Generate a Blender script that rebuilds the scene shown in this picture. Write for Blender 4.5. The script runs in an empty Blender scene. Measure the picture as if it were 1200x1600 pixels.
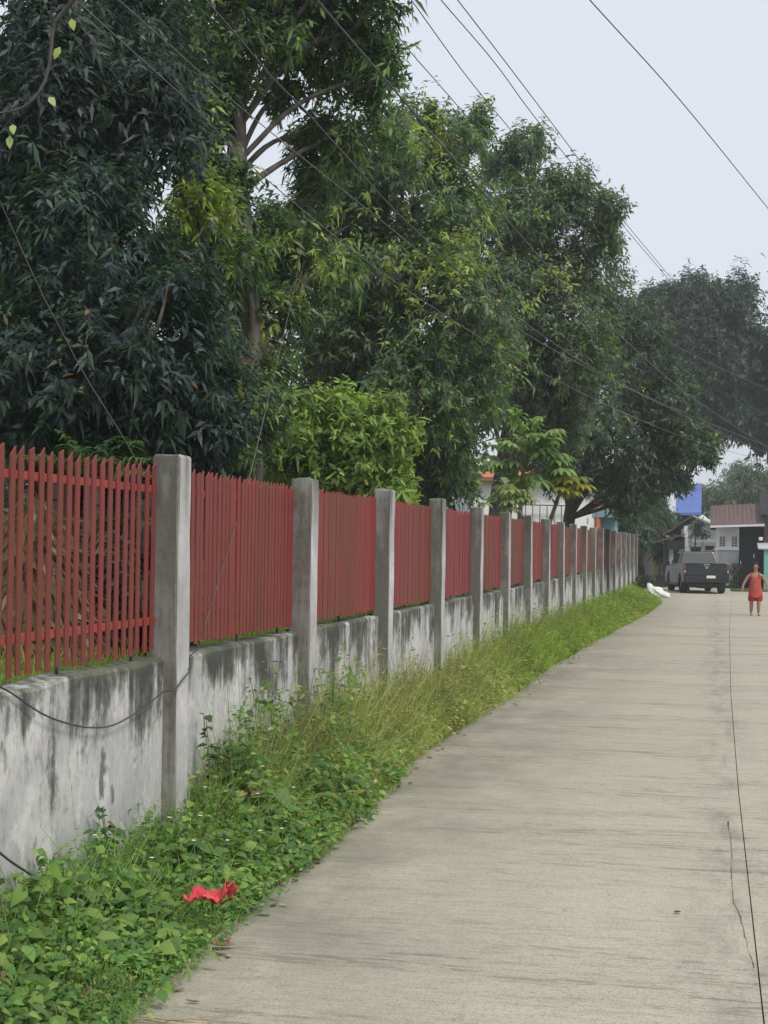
import bpy, bmesh, math, random
import numpy as np
from mathutils import Vector, Matrix

R = math.radians
rng = np.random.default_rng(7)
random.seed(7)
scene = bpy.context.scene
COL = scene.collection

# ------------------------------------------------------------------ camera, sky, sun, exposure
CAM_H = 1.85
yaw, pitch, roll = math.atan(512 / 2400), R(1.17), R(0.8)
fwd = Vector((-math.sin(yaw) * math.cos(pitch), math.cos(yaw) * math.cos(pitch), math.sin(pitch)))
rgt = Vector((math.cos(yaw), math.sin(yaw), 0))
upv = rgt.cross(fwd)
r2 = rgt * math.cos(roll) + upv * math.sin(roll)
u2 = upv * math.cos(roll) - rgt * math.sin(roll)
cam_data = bpy.data.cameras.new('camera')
cam = bpy.data.objects.new('camera', cam_data)
COL.objects.link(cam)
cam_data.sensor_fit = 'VERTICAL'
cam_data.sensor_height = 36
cam_data.lens = 54
cam_data.clip_start = 0.1
cam_data.clip_end = 3000
cam.matrix_world = Matrix(((r2.x, u2.x, -fwd.x, 0), (r2.y, u2.y, -fwd.y, 0), (r2.z, u2.z, -fwd.z, CAM_H), (0, 0, 0, 1)))
scene.camera = cam

SUN_EL, SUN_AZ = 54, 128          # azimuth clockwise from +Y
world = bpy.data.worlds.new('World')
scene.world = world
world.use_nodes = True
wn, wl = world.node_tree.nodes, world.node_tree.links
for n in list(wn):
    wn.remove(n)
wo = wn.new('ShaderNodeOutputWorld')
wb = wn.new('ShaderNodeBackground')
sky = wn.new('ShaderNodeTexSky')
sky.sky_type = 'NISHITA'
sky.sun_disc = False
sky.sun_elevation = R(SUN_EL)
sky.sun_rotation = R(SUN_AZ)
sky.dust_density = 4.0
sky.air_density = 1.0
wm = wn.new('ShaderNodeMix')
wm.data_type = 'RGBA'
wm.inputs[0].default_value = 0.86     # a thin, even overcast in front of the clear sky
wm.inputs[7].default_value = (6.2, 6.55, 7.1, 1)
wb.inputs['Strength'].default_value = 0.1
wl.new(sky.outputs[0], wm.inputs[6])
wl.new(wm.outputs[2], wb.inputs['Color'])
wl.new(wb.outputs[0], wo.inputs['Surface'])

sd = bpy.data.lights.new('sun', 'SUN')
sd.energy = 1.5
sd.angle = R(14)
sd.color = (1.0, 0.93, 0.82)
sun = bpy.data.objects.new('sun', sd)
COL.objects.link(sun)
sv = Vector((math.sin(R(SUN_AZ)) * math.cos(R(SUN_EL)), math.cos(R(SUN_AZ)) * math.cos(R(SUN_EL)), math.sin(R(SUN_EL))))
sun.rotation_euler = sv.to_track_quat('Z', 'Y').to_euler()

vs = scene.view_settings
vs.view_transform = 'Standard'
vs.look = 'None'
vs.exposure = 0.45
vs.gamma = 1.0
vs.use_curve_mapping = False
scene.render.engine = 'CYCLES'
scene.cycles.max_bounces = 8
scene.cycles.diffuse_bounces = 4
scene.cycles.transmission_bounces = 4
scene.cycles.volume_bounces = 0
scene.cycles.use_denoising = True

# ------------------------------------------------------------------ helpers
def tag(o, label=None, cat=None, group=None, kind=None):
    if label: o['label'] = label
    if cat: o['category'] = cat
    if group: o['group'] = group
    if kind: o['kind'] = kind
    return o

def link(name, me, mat=None, parent=None, loc=None):
    o = bpy.data.objects.new(name, me)
    COL.objects.link(o)
    if mat is not None:
        me.materials.append(mat)
    if parent is not None:
        o.parent = parent
    if loc is not None:
        o.location = loc
    return o

def empty(name, loc=(0, 0, 0), rz=0):
    o = bpy.data.objects.new(name, None)
    COL.objects.link(o)
    o.location = loc
    o.rotation_euler.z = rz
    o.empty_display_size = 0.1
    return o

def mesh_np(name, verts, faces_list, cols=None, smooth=False):
    """faces_list: list of (n,k) int arrays"""
    me = bpy.data.meshes.new(name)
    verts = np.asarray(verts, dtype=np.float32)
    me.vertices.add(len(verts))
    me.vertices.foreach_set('co', verts.ravel())
    loops = np.concatenate([f.ravel() for f in faces_list]).astype(np.int32)
    tot = np.concatenate([np.full(len(f), f.shape[1], dtype=np.int32) for f in faces_list])
    start = np.concatenate([[0], np.cumsum(tot)[:-1]]).astype(np.int32)
    me.loops.add(len(loops))
    me.loops.foreach_set('vertex_index', loops)
    me.polygons.add(len(tot))
    me.polygons.foreach_set('loop_start', start)
    me.polygons.foreach_set('loop_total', tot)
    me.polygons.foreach_set('use_smooth', np.full(len(tot), bool(smooth)))
    if cols is not None:
        a = me.color_attributes.new('tint', 'FLOAT_COLOR', 'POINT')
        c = np.ones((len(verts), 4), dtype=np.float32)
        c[:, :3] = cols
        a.data.foreach_set('color', c.ravel())
    me.update(calc_edges=True)
    return me

def unit(v):
    return v / np.maximum(np.linalg.norm(v, axis=-1, keepdims=True), 1e-9)

def leaves(base, d, nrm, L, W, droop, tint, fine=True, wide=0.38):
    """arrays of leaf blades -> verts, faces, colours"""
    n = len(base)
    d = unit(d)
    side = unit(np.cross(d, nrm))
    up = np.cross(side, d)
    L = np.asarray(L).reshape(-1, 1); W = np.asarray(W).reshape(-1, 1)
    dr = np.asarray(droop).reshape(-1, 1) * np.ones((n, 1))
    down = np.array([0, 0, -1.0])
    P = lambda t: base + d * L * t + down * L * dr * t * t
    if fine:
        a, b = P(wide), P(0.72)
        k = up * W * 0.18
        v = np.stack([base, a - side * W / 2 + k, a + side * W / 2 + k, b - side * W * .36 + k, b + side * W * .36 + k, P(1.0)], 1)
        i = (np.arange(n) * 6)[:, None]
        f = [i + np.array([0, 2, 1]), i + np.array([3, 4, 5]), i + np.array([1, 2, 4, 3])]
        m = 6
    else:
        a = P(0.45)
        v = np.stack([base, a + side * W / 2, P(1.0), a - side * W / 2], 1)
        i = (np.arange(n) * 4)[:, None]
        f = [i + np.array([0, 1, 2, 3])]
        m = 4
    return v.reshape(-1, 3), f, np.repeat(tint, m, axis=0)

def join_np(parts):
    V, F, Cc, off = [], [], [], 0
    for v, f, c in parts:
        V.append(v); Cc.append(c)
        F += [x + off for x in f]
        off += len(v)
    return np.concatenate(V), F, np.concatenate(Cc)

def add_box(bm, x0, x1, y0, y1, z0, z1, taper=0.0):
    vs_ = []
    for z, t in ((z0, 0), (z1, taper)):
        for x, y in ((x0 + t, y0 + t), (x1 - t, y0 + t), (x1 - t, y1 - t), (x0 + t, y1 - t)):
            vs_.append(bm.verts.new((x, y, z)))
    for f in ((3, 2, 1, 0), (4, 5, 6, 7), (0, 1, 5, 4), (1, 2, 6, 5), (2, 3, 7, 6), (3, 0, 4, 7)):
        bm.faces.new([vs_[i] for i in f])
    return vs_

def box_mesh(name, x0, x1, y0, y1, z0, z1, bevel=0.0, taper=0.0):
    bm = bmesh.new()
    add_box(bm, x0, x1, y0, y1, z0, z1, taper)
    if bevel:
        bmesh.ops.bevel(bm, geom=list(bm.edges), offset=bevel, segments=2, affect='EDGES', profile=0.6)
    me = bpy.data.meshes.new(name)
    bm.to_mesh(me); bm.free()
    return me

def box(name, dims, mat, parent=None, bevel=0.0, taper=0.0):
    return link(name, box_mesh(name, *dims, bevel=bevel, taper=taper), mat, parent)

def tube_arrays(pts, rad, n=8, wob=0.0):
    pts = np.asarray(pts, float); rad = np.asarray(rad, float)
    m = len(pts)
    t = unit(np.gradient(pts, axis=0))
    ref = np.array([0.31, 0.17, 0.93]) if abs(t[0] @ np.array([0.31, 0.17, 0.93])) < .9 else np.array([1., 0, 0])
    V = []
    for i in range(m):
        a = unit(np.cross(t[i], ref)); b = np.cross(t[i], a)
        ang = np.linspace(0, 2 * np.pi, n, endpoint=False)
        rr = rad[i] * (1 + wob * (rng.random(n) - .5))
        V.append(pts[i] + (np.cos(ang) * rr)[:, None] * a + (np.sin(ang) * rr)[:, None] * b)
    V = np.concatenate(V)
    i = np.arange(m - 1)[:, None] * n; j = np.arange(n)[None]
    j2 = (j + 1) % n
    F = np.stack([i + j, i + j2, i + n + j2, i + n + j], -1).reshape(-1, 4)
    return V, [F]

def spline(pts, k=6):
    """Catmull-Rom through points"""
    p = np.asarray(pts, float)
    q = np.vstack([2 * p[0] - p[1], p, 2 * p[-1] - p[-2]])
    out = []
    for i in range(1, len(q) - 2):
        for t in np.linspace(0, 1, k, endpoint=False):
            a, b, c, d = q[i - 1], q[i], q[i + 1], q[i + 2]
            out.append(0.5 * (2 * b + (c - a) * t + (2 * a - 5 * b + 4 * c - d) * t ** 2 + (3 * b - a - 3 * c + d) * t ** 3))
    out.append(p[-1])
    return np.array(out)

def tube(name, pts, r, mat, parent=None, n=6, k=6):
    p = spline(pts, k) if len(pts) > 2 else np.asarray(pts, float)
    rad = np.linspace(r[0], r[1], len(p)) if isinstance(r, (tuple, list)) else np.full(len(p), r)
    v, f = tube_arrays(p, rad, n)
    return link(name, mesh_np(name, v, f, smooth=True), mat, parent)

# ------------------------------------------------------------------ materials
def new_mat(name):
    m = bpy.data.materials.new(name)
    m.use_nodes = True
    return m, m.node_tree.nodes, m.node_tree.links, m.node_tree.nodes['Principled BSDF']

def plain(name, col, rough=0.6, spec=0.4, metal=0.0, var=0.12, scale=8.0, bump=0.0, stretch=(1, 1, 1)):
    m, N, Lk, p = new_mat(name)
    p.inputs['Roughness'].default_value = rough
    p.inputs['Specular IOR Level'].default_value = spec
    p.inputs['Metallic'].default_value = metal
    tc = N.new('ShaderNodeTexCoord'); mp = N.new('ShaderNodeMapping'); no = N.new('ShaderNodeTexNoise'); cr = N.new('ShaderNodeValToRGB')
    mp.inputs['Scale'].default_value = stretch
    no.inputs['Scale'].default_value = scale; no.inputs['Detail'].default_value = 6
    cr.color_ramp.elements[0].position = .3; cr.color_ramp.elements[1].position = .72
    cr.color_ramp.elements[0].color = (*[c * (1 - var) for c in col], 1)
    cr.color_ramp.elements[1].color = (*[min(1, c * (1 + var)) for c in col], 1)
    Lk.new(tc.outputs['Object'], mp.inputs[0]); Lk.new(mp.outputs[0], no.inputs['Vector'])
    Lk.new(no.outputs['Fac'], cr.inputs[0]); Lk.new(cr.outputs[0], p.inputs['Base Color'])
    if bump:
        b = N.new('ShaderNodeBump'); b.inputs['Strength'].default_value = bump; b.inputs['Distance'].default_value = 0.01
        Lk.new(no.outputs['Fac'], b.inputs['Height']); Lk.new(b.outputs[0], p.inputs['Normal'])
    return m

def leaf_mat(name, rough=0.42, trans=0.25, spec=0.5):
    m, N, Lk, p = new_mat(name)
    at = N.new('ShaderNodeAttribute'); at.attribute_name = 'tint'
    p.inputs['Roughness'].default_value = rough
    p.inputs['Specular IOR Level'].default_value = spec
    Lk.new(at.outputs['Color'], p.inputs['Base Color'])
    tr = N.new('ShaderNodeBsdfTranslucent'); mx = N.new('ShaderNodeMixShader')
    sc_ = N.new('ShaderNodeVectorMath'); sc_.operation = 'MULTIPLY'
    sc_.inputs[1].default_value = (1.5, 1.7, 0.7)
    Lk.new(at.outputs['Color'], sc_.inputs[0]); Lk.new(sc_.outputs[0], tr.inputs['Color'])
    mx.inputs[0].default_value = trans
    Lk.new(p.outputs[0], mx.inputs[1]); Lk.new(tr.outputs[0], mx.inputs[2])
    Lk.new(mx.outputs[0], N['Material Output'].inputs['Surface'])
    return m

def math_node(N, Lk, op, a, b=None, clamp=False):
    n = N.new('ShaderNodeMath'); n.operation = op; n.use_clamp = clamp
    for i, x in enumerate((a, b)):
        if x is None: continue
        if isinstance(x, (int, float)): n.inputs[i].default_value = x
        else: Lk.new(x, n.inputs[i])
    return n.outputs[0]

def noise(N, Lk, vec, scale, stretch=(1, 1, 1), detail=5, rough=.55, loc=(0, 0, 0)):
    mp = N.new('ShaderNodeMapping'); mp.inputs['Scale'].default_value = stretch; mp.inputs['Location'].default_value = (loc[0], loc[1], loc[2] + .37)
    no = N.new('ShaderNodeTexNoise'); no.inputs['Scale'].default_value = scale; no.inputs['Detail'].default_value = detail
    no.inputs['Roughness'].default_value = rough
    Lk.new(vec, mp.inputs[0]); Lk.new(mp.outputs[0], no.inputs['Vector'])
    return no.outputs['Fac']

def ramp(N, Lk, x, p0, p1, c0=(0, 0, 0, 1), c1=(1, 1, 1, 1)):
    cr = N.new('ShaderNodeValToRGB')
    cr.color_ramp.elements[0].position = p0; cr.color_ramp.elements[1].position = p1
    cr.color_ramp.elements[0].color = c0; cr.color_ramp.elements[1].color = c1
    Lk.new(x, cr.inputs[0])
    return cr.outputs[0]

def mixc(N, Lk, fac, a, b, blend='MIX'):
    n = N.new('ShaderNodeMix'); n.data_type = 'RGBA'; n.blend_type = blend
    for i, x in ((0, fac), (6, a), (7, b)):
        if isinstance(x, (int, float)): n.inputs[i].default_value = x
        elif isinstance(x, tuple): n.inputs[i].default_value = (*x[:3], 1)
        else: Lk.new(x, n.inputs[i])
    return n.outputs[2]

def concrete_road():
    m, N, Lk, p = new_mat('road_concrete')
    tc = N.new('ShaderNodeTexCoord'); v = tc.outputs['Object']
    geo = N.new('ShaderNodeNewGeometry'); sx = N.new('ShaderNodeSeparateXYZ'); Lk.new(v, sx.inputs[0])
    big = noise(N, Lk, v, 0.6, (.7, 1, 1), 6, .62)
    mid = noise(N, Lk, v, 1.0, (0.5, 1.7, 1), 6, .6)
    broom = noise(N, Lk, v, 1.0, (4.0, 26, 1), 6, .78)
    broom2 = noise(N, Lk, v, 1.0, (1.1, 8, 1), 6, .72)
    band = noise(N, Lk, v, 1.0, (.22, 1.35, 1), 6, .66, (9, 4, 0))  # broad bands: weathering, with soft shadows across the road put into the colour
    hue = noise(N, Lk, v, .8, (.5, 1, 1), 4, .6, (2, 8, 0))
    grit = noise(N, Lk, v, 90, (1, 1, 1), 3, .7)
    spot = noise(N, Lk, v, 9, (1, 1, 1), 4, .7, (1, 1, 0))
    c = mixc(N, Lk, ramp(N, Lk, big, .36, .64), (0.30, 0.288, 0.235), (0.46, 0.445, 0.385))
    c = mixc(N, Lk, ramp(N, Lk, mid, .42, .68), c, (0.44, 0.425, 0.37))
    c = mixc(N, Lk, math_node(N, Lk, 'MULTIPLY', ramp(N, Lk, hue, .45, .62), .5), c, (0.42, 0.375, 0.285))
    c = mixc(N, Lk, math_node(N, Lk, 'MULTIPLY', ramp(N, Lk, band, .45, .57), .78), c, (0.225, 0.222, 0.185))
    c = mixc(N, Lk, math_node(N, Lk, 'MULTIPLY', ramp(N, Lk, broom2, .50, .60), .50), c, (0.235, 0.218, 0.18))
    c = mixc(N, Lk, math_node(N, Lk, 'MULTIPLY', ramp(N, Lk, broom2, .48, .40), .45), c, (0.56, 0.54, 0.48))
    c = mixc(N, Lk, math_node(N, Lk, 'MULTIPLY', ramp(N, Lk, broom, .50, .58), .62), c, (0.20, 0.185, 0.15))
    c = mixc(N, Lk, math_node(N, Lk, 'MULTIPLY', ramp(N, Lk, broom, .48, .41), .55), c, (0.60, 0.575, 0.52))
    c = mixc(N, Lk, math_node(N, Lk, 'MULTIPLY', ramp(N, Lk, grit, .52, .62), .5), c, (0.15, 0.14, 0.12))
    c = mixc(N, Lk, math_node(N, Lk, 'MULTIPLY', ramp(N, Lk, spot, .62, .72), .35), c, (0.16, 0.15, 0.13))
    c = mixc(N, Lk, 1.0, c, (0.94, 0.915, 0.83), 'MULTIPLY')
    # algae and mud film creeping in from the weedy edge
    ed = N.new('ShaderNodeMapRange'); ed.inputs[1].default_value = -.7; ed.inputs[2].default_value = -2.2
    Lk.new(sx.outputs[0], ed.inputs[0])
    em = math_node(N, Lk, 'MULTIPLY', ed.outputs[0], ramp(N, Lk, noise(N, Lk, v, 1.3, (1, .6, 1), 6, .65, (3, 1, 0)), .3, .62))
    c = mixc(N, Lk, math_node(N, Lk, 'MULTIPLY', em, .85), c, (0.185, 0.185, 0.145))
    # grime beside the centre joint
    jd = math_node(N, Lk, 'ABSOLUTE', math_node(N, Lk, 'SUBTRACT', sx.outputs[0], 0.13))
    jm = N.new('ShaderNodeMapRange'); jm.inputs[1].default_value = .34; jm.inputs[2].default_value = .0
    Lk.new(jd, jm.inputs[0])
    jj = math_node(N, Lk, 'MULTIPLY', jm.outputs[0], ramp(N, Lk, noise(N, Lk, v, 2.2, (2.2, .55, 1), 7, .72, (5, 2, 0)), .44, .66))
    c = mixc(N, Lk, math_node(N, Lk, 'MULTIPLY', jj, .6), c, (0.155, 0.145, 0.13))
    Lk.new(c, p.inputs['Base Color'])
    p.inputs['Roughness'].default_value = .85
    p.inputs['Specular IOR Level'].default_value = .25
    b = N.new('ShaderNodeBump'); b.inputs['Strength'].default_value = .55; b.inputs['Distance'].default_value = .006
    h = math_node(N, Lk, 'ADD', broom, math_node(N, Lk, 'MULTIPLY', grit, .6))
    Lk.new(h, b.inputs['Height']); Lk.new(b.outputs[0], p.inputs['Normal'])
    return m

def wall_concrete(name, post=False):
    m, N, Lk, p = new_mat(name)
    tc = N.new('ShaderNodeTexCoord'); geo = N.new('ShaderNodeNewGeometry')
    v = geo.outputs['Position']
    sx = N.new('ShaderNodeSeparateXYZ'); Lk.new(v, sx.inputs[0])
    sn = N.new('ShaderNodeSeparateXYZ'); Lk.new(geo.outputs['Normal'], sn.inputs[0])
    blot = noise(N, Lk, v, 2.2, (1, 1, 1), 7, .65)
    fine = noise(N, Lk, v, 26, (1, 1, .6), 5, .7)
    streak = noise(N, Lk, v, 1.0, (7, 7, .55), 6, .68, (1.7, .4, 0))
    streak2 = noise(N, Lk, v, 1.0, (20, 20, 1.0), 4, .6, (0, .9, 0))
    c = mixc(N, Lk, ramp(N, Lk, blot, .34, .66), (0.41, 0.402, 0.405), (0.65, 0.638, 0.63))
    c = mixc(N, Lk, math_node(N, Lk, 'MULTIPLY', ramp(N, Lk, fine, .50, .66), .5), c, (0.32, 0.315, 0.31))
    c = mixc(N, Lk, math_node(N, Lk, 'MULTIPLY', ramp(N, Lk, streak2, .54, .78), .3), c, (0.27, 0.265, 0.26))
    if not post:
        # rain-fed black mould: streaks and blotches, thicker towards the coping
        tg = N.new('ShaderNodeMapRange'); tg.inputs[1].default_value = .45; tg.inputs[2].default_value = 1.17
        Lk.new(sx.outputs[2], tg.inputs[0])
        blot2 = noise(N, Lk, v, 1.0, (2.0, 2.0, 1.5), 6, .66, (2, 2.6, 1))
        flake = noise(N, Lk, v, 1.0, (4.5, 4.5, 4), 6, .7, (6, 1.6, 3))
        c = mixc(N, Lk, math_node(N, Lk, 'MULTIPLY', ramp(N, Lk, flake, .55, .59), .55), c, (0.72, 0.71, 0.70))
        a = math_node(N, Lk, 'ADD', math_node(N, Lk, 'MULTIPLY', tg.outputs[0], .25), math_node(N, Lk, 'MULTIPLY', streak, .45))
        a = math_node(N, Lk, 'ADD', a, math_node(N, Lk, 'MULTIPLY', blot2, .72))
        a = math_node(N, Lk, 'ADD', a, math_node(N, Lk, 'MULTIPLY', fine, .16))
        mask = ramp(N, Lk, a, .785, .865)
        c = mixc(N, Lk, math_node(N, Lk, 'MULTIPLY', mask, .85), c, mixc(N, Lk, ramp(N, Lk, fine, .3, .7), (0.085, 0.085, 0.078), (0.19, 0.19, 0.17)))
        bl = math_node(N, Lk, 'ADD', noise(N, Lk, v, 1.0, (3.0, 3.0, 1.7), 4, .55, (4, 7.3, 2)), math_node(N, Lk, 'MULTIPLY', fine, .12))
        c = mixc(N, Lk, math_node(N, Lk, 'MULTIPLY', ramp(N, Lk, bl, .70, .75), .8), c, (0.075, 0.075, 0.07))
        mask2 = ramp(N, Lk, a, .86, .925)
        c = mixc(N, Lk, math_node(N, Lk, 'MULTIPLY', mask2, .8), c, (0.05, 0.05, 0.046))
        tp = N.new('ShaderNodeMapRange'); tp.inputs[1].default_value = 1.10; tp.inputs[2].default_value = 1.17
        Lk.new(sx.outputs[2], tp.inputs[0])
        gm = math_node(N, Lk, 'MULTIPLY', tp.outputs[0], ramp(N, Lk, noise(N, Lk, v, 3, (1, 1, 1), 5), .42, .62))
        c = mixc(N, Lk, math_node(N, Lk, 'MULTIPLY', gm, .6), c, (0.16, 0.19, 0.10))
    else:
        # algae film and side shade, both put into the posts' camera-facing colour
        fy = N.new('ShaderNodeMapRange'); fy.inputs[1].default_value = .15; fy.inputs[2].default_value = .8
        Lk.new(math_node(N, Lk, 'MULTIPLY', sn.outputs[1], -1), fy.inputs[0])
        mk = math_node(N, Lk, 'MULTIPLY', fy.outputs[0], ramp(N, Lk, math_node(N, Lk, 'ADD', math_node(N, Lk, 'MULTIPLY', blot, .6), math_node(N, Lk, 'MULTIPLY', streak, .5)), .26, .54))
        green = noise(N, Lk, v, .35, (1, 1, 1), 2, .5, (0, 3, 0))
        alg_shade = mixc(N, Lk, ramp(N, Lk, green, .4, .6), (0.105, 0.10, 0.085), (0.105, 0.13, 0.098))
        c = mixc(N, Lk, math_node(N, Lk, 'MULTIPLY', mk, .95), c, mixc(N, Lk, ramp(N, Lk, fine, .3, .7), alg_shade, (0.18, 0.177, 0.155)))
        tp = N.new('ShaderNodeMapRange'); tp.inputs[1].default_value = 1.7; tp.inputs[2].default_value = 2.36
        Lk.new(sx.outputs[2], tp.inputs[0])
        dk = math_node(N, Lk, 'MULTIPLY', tp.outputs[0], ramp(N, Lk, math_node(N, Lk, 'ADD', streak, math_node(N, Lk, 'MULTIPLY', blot, .3)), .54, .74))
        c = mixc(N, Lk, math_node(N, Lk, 'MULTIPLY', dk, .8), c, (0.075, 0.075, 0.066))
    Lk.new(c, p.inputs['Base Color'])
    p.inputs['Roughness'].default_value = .9
    p.inputs['Specular IOR Level'].default_value = .2
    b = N.new('ShaderNodeBump'); b.inputs['Strength'].default_value = .5; b.inputs['Distance'].default_value = .012
    Lk.new(math_node(N, Lk, 'ADD', blot, math_node(N, Lk, 'MULTIPLY', fine, .5)), b.inputs['Height'])
    Lk.new(b.outputs[0], p.inputs['Normal'])
    return m

def picket_paint():
    m, N, Lk, p = new_mat('red_picket_paint')
    geo = N.new('ShaderNodeNewGeometry'); oi = N.new('ShaderNodeObjectInfo')
    v = geo.outputs['Position']
    n1 = noise(N, Lk, v, 1.0, (3, 3, 1.2), 5, .6)
    n2 = noise(N, Lk, v, 30, (1, 1, .25), 4, .6)
    pan = noise(N, Lk, v, .33, (0, 1, 0), 1, .5)
    c = mixc(N, Lk, ramp(N, Lk, n1, .35, .65), (0.175, 0.041, 0.026), (0.25, 0.050, 0.031))
    c = mixc(N, Lk, math_node(N, Lk, 'MULTIPLY', ramp(N, Lk, pan, .44, .56), .8), c, (0.30, 0.036, 0.045))
    c = mixc(N, Lk, math_node(N, Lk, 'MULTIPLY', oi.outputs['Random'], .6), c, (0.135, 0.056, 0.040))
    c = mixc(N, Lk, math_node(N, Lk, 'MULTIPLY', ramp(N, Lk, n2, .60, .75), .5), c, (0.16, 0.06, 0.04))
    Lk.new(c, p.inputs['Base Color'])
    p.inputs['Roughness'].default_value = .62
    p.inputs['Specular IOR Level'].default_value = .25
    return m

M = {}
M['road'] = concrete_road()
M['wall'] = wall_concrete('mouldy_plaster')
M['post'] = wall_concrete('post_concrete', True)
M['red'] = picket_paint()
M['rail_red'] = plain('rail_red_paint', (0.33, 0.062, 0.045), .6, .3, var=.2, scale=5)
M['leaf'] = leaf_mat('leaf_mango', .45, .34, .45)
M['leaf_soft'] = leaf_mat('leaf_soft', .6, .40, .25)
M['bark'] = plain('bark', (0.115, 0.10, 0.088), .9, .15, var=.5, scale=9, bump=.9, stretch=(1, 1, .35))
M['bark_pale'] = plain('bark_pale', (0.20, 0.17, 0.135), .9, .15, var=.5, scale=12, bump=.8, stretch=(1, 1, .4))
M['soil'] = plain('soil', (0.075, 0.062, 0.042), .95, .1, var=.5, scale=5, bump=.6)
M['grass_ground'] = plain('grass_ground', (0.075, 0.115, 0.030), .95, .1, var=.5, scale=3.2, bump=.5)
M['joint'] = plain('joint_filler', (0.10, 0.094, 0.083), .9, .1, var=.4, scale=9)
M['cable'] = plain('cable_rubber', (0.06, 0.062, 0.066), .5, .4, scale=4)
M['cable_pale'] = plain('cable_aluminium', (0.13, 0.13, 0.135), .5, .4, scale=4)
M['vine'] = plain('vine_stem', (0.12, 0.11, 0.09), .8, .2, var=.3, scale=8)
M['white'] = plain('white_render', (0.82, 0.825, 0.82), .85, .2, var=.10, scale=1.4)
M['pale'] = plain('pale_grey_render', (0.50, 0.52, 0.545), .85, .2, var=.12, scale=1.3)
M['brown_roof'] = plain('brown_roof_sheet', (0.140, 0.092, 0.084), .65, .3, var=.16, scale=1.6, stretch=(6, .4, .4))
M['dark'] = plain('dark_timber', (0.028, 0.026, 0.028), .7, .3, var=.3, scale=3)
M['gate'] = plain('dark_gate_steel', (0.03, 0.031, 0.036), .55, .4, var=.3, scale=3)
M['teal'] = plain('teal_paint', (0.20, 0.52, 0.44), .7, .3, var=.08, scale=2)
M['blue'] = plain('blue_roof_sheet', (0.13, 0.20, 0.50), .5, .4, var=.10, scale=1.5)
M['ltblue'] = plain('light_blue_paint', (0.24, 0.42, 0.47), .6, .3, var=.12, scale=2)
M['orange'] = plain('orange_trim', (0.48, 0.17, 0.09), .7, .3, var=.15, scale=3)
M['yellow'] = plain('yellow_paint', (0.56, 0.38, 0.14), .75, .2, var=.15, scale=2)
M['glass'] = plain('dark_glass', (0.012, 0.014, 0.016), .08, .6, var=.1)
M['carpaint'] = plain('charcoal_car_paint', (0.014, 0.017, 0.018), .3, .6, metal=0, var=.06, scale=2)
M['carplastic'] = plain('black_plastic', (0.016, 0.018, 0.019), .55, .4, var=.1)
M['rubber'] = plain('tyre_rubber', (0.014, 0.014, 0.014), .85, .2, var=.2)
M['chrome'] = plain('chrome', (0.55, 0.56, 0.58), .22, .5, metal=.9, var=.05)
M['redlens'] = plain('red_lens', (0.13, 0.05, 0.05), .2, .6, var=.1)
M['plate'] = plain('white_plate', (0.72, 0.73, 0.72), .5, .3, var=.04)
M['skin'] = plain('skin', (0.40, 0.235, 0.165), .6, .3, var=.08, scale=5)
M['hair'] = plain('black_hair', (0.014, 0.012, 0.012), .6, .4, var=.2)
M['redcloth'] = plain('red_cloth', (0.48, 0.095, 0.065), .85, .15, var=.14, scale=9)
M['redcloth2'] = plain('darker_red_cloth', (0.38, 0.04, 0.038), .85, .15, var=.14, scale=9)
M['bag_red'] = plain('red_plastic_film', (0.76, 0.075, 0.095), .35, .5, var=.14, scale=9)
M['bag_white'] = plain('white_plastic_film', (0.72, 0.75, 0.70), .4, .4, var=.12, scale=7)
M['dryleaf'] = plain('dry_leaf', (0.30, 0.16, 0.085), .8, .2, var=.4, scale=20)
M['straw'] = plain('straw', (0.42, 0.36, 0.23), .8, .2, var=.3, scale=15)
M['petal'] = plain('petal', (0.75, 0.76, 0.72), .7, .2, var=.05)

# ------------------------------------------------------------------ ground and road
def grid_sheet(name, xs, ys, zf, mat, parent=None):
    X, Y = np.meshgrid(xs, ys)
    Z = zf(X, Y)
    v = np.stack([X, Y, Z], -1).reshape(-1, 3)
    nx, ny = len(xs), len(ys)
    i = (np.arange(ny - 1)[:, None] * nx + np.arange(nx - 1)[None]).reshape(-1, 1)
    f = i + np.array([0, 1, nx + 1, nx])
    return link(name, mesh_np(name, v, [f], smooth=True), mat, parent)

ground = grid_sheet('ground', np.linspace(-400, 400, 30), np.linspace(-150, 650, 30), lambda X, Y: X * 0 - 0.12, M['grass_ground'])
tag(ground, kind='structure')

def yard_z(X, Y):
    return 0.97 + 0.035 * np.clip(-3.2 - X, 0, 8) + 0.04 * np.sin(X * 1.3 + Y * .7) * np.clip(-3.3 - X, 0, 1)
yard = grid_sheet('lawn', np.concatenate([[-3.2], np.linspace(-3.6, -14, 18), np.linspace(-18, -60, 6)]), np.linspace(-8, 64.2, 60), yard_z, M['grass_ground'])
tag(yard, kind='structure')

def edge_x(Y):       # left edge of the concrete
    return np.interp(Y, [-10, 12, 20, 30, 45, 55, 60, 63], [-2.7, -2.7, -2.7, -2.6, -2.3, -2.3, -2.4, -2.8])
def joint_x(Y):
    return np.interp(Y, [-10, 12, 20, 36, 60], [0.215, 0.22, 0.26, 0.42, 0.8])
def weed_x(Y):       # how far the weeds sprawl
    return np.interp(Y, [3, 7, 10, 13, 18, 23, 30, 45, 52, 58, 61], [-2.02, -2.2, -2.25, -2.44, -2.34, -2.34, -2.15, -1.62, -1.6, -2.0, -2.5])

road = grid_sheet('road', np.linspace(-30, 12, 3), np.array([-12, 20, 62, 74.0]), lambda X, Y: X * 0 - 0.03, M['joint'])
tag(road, kind='structure')

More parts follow.
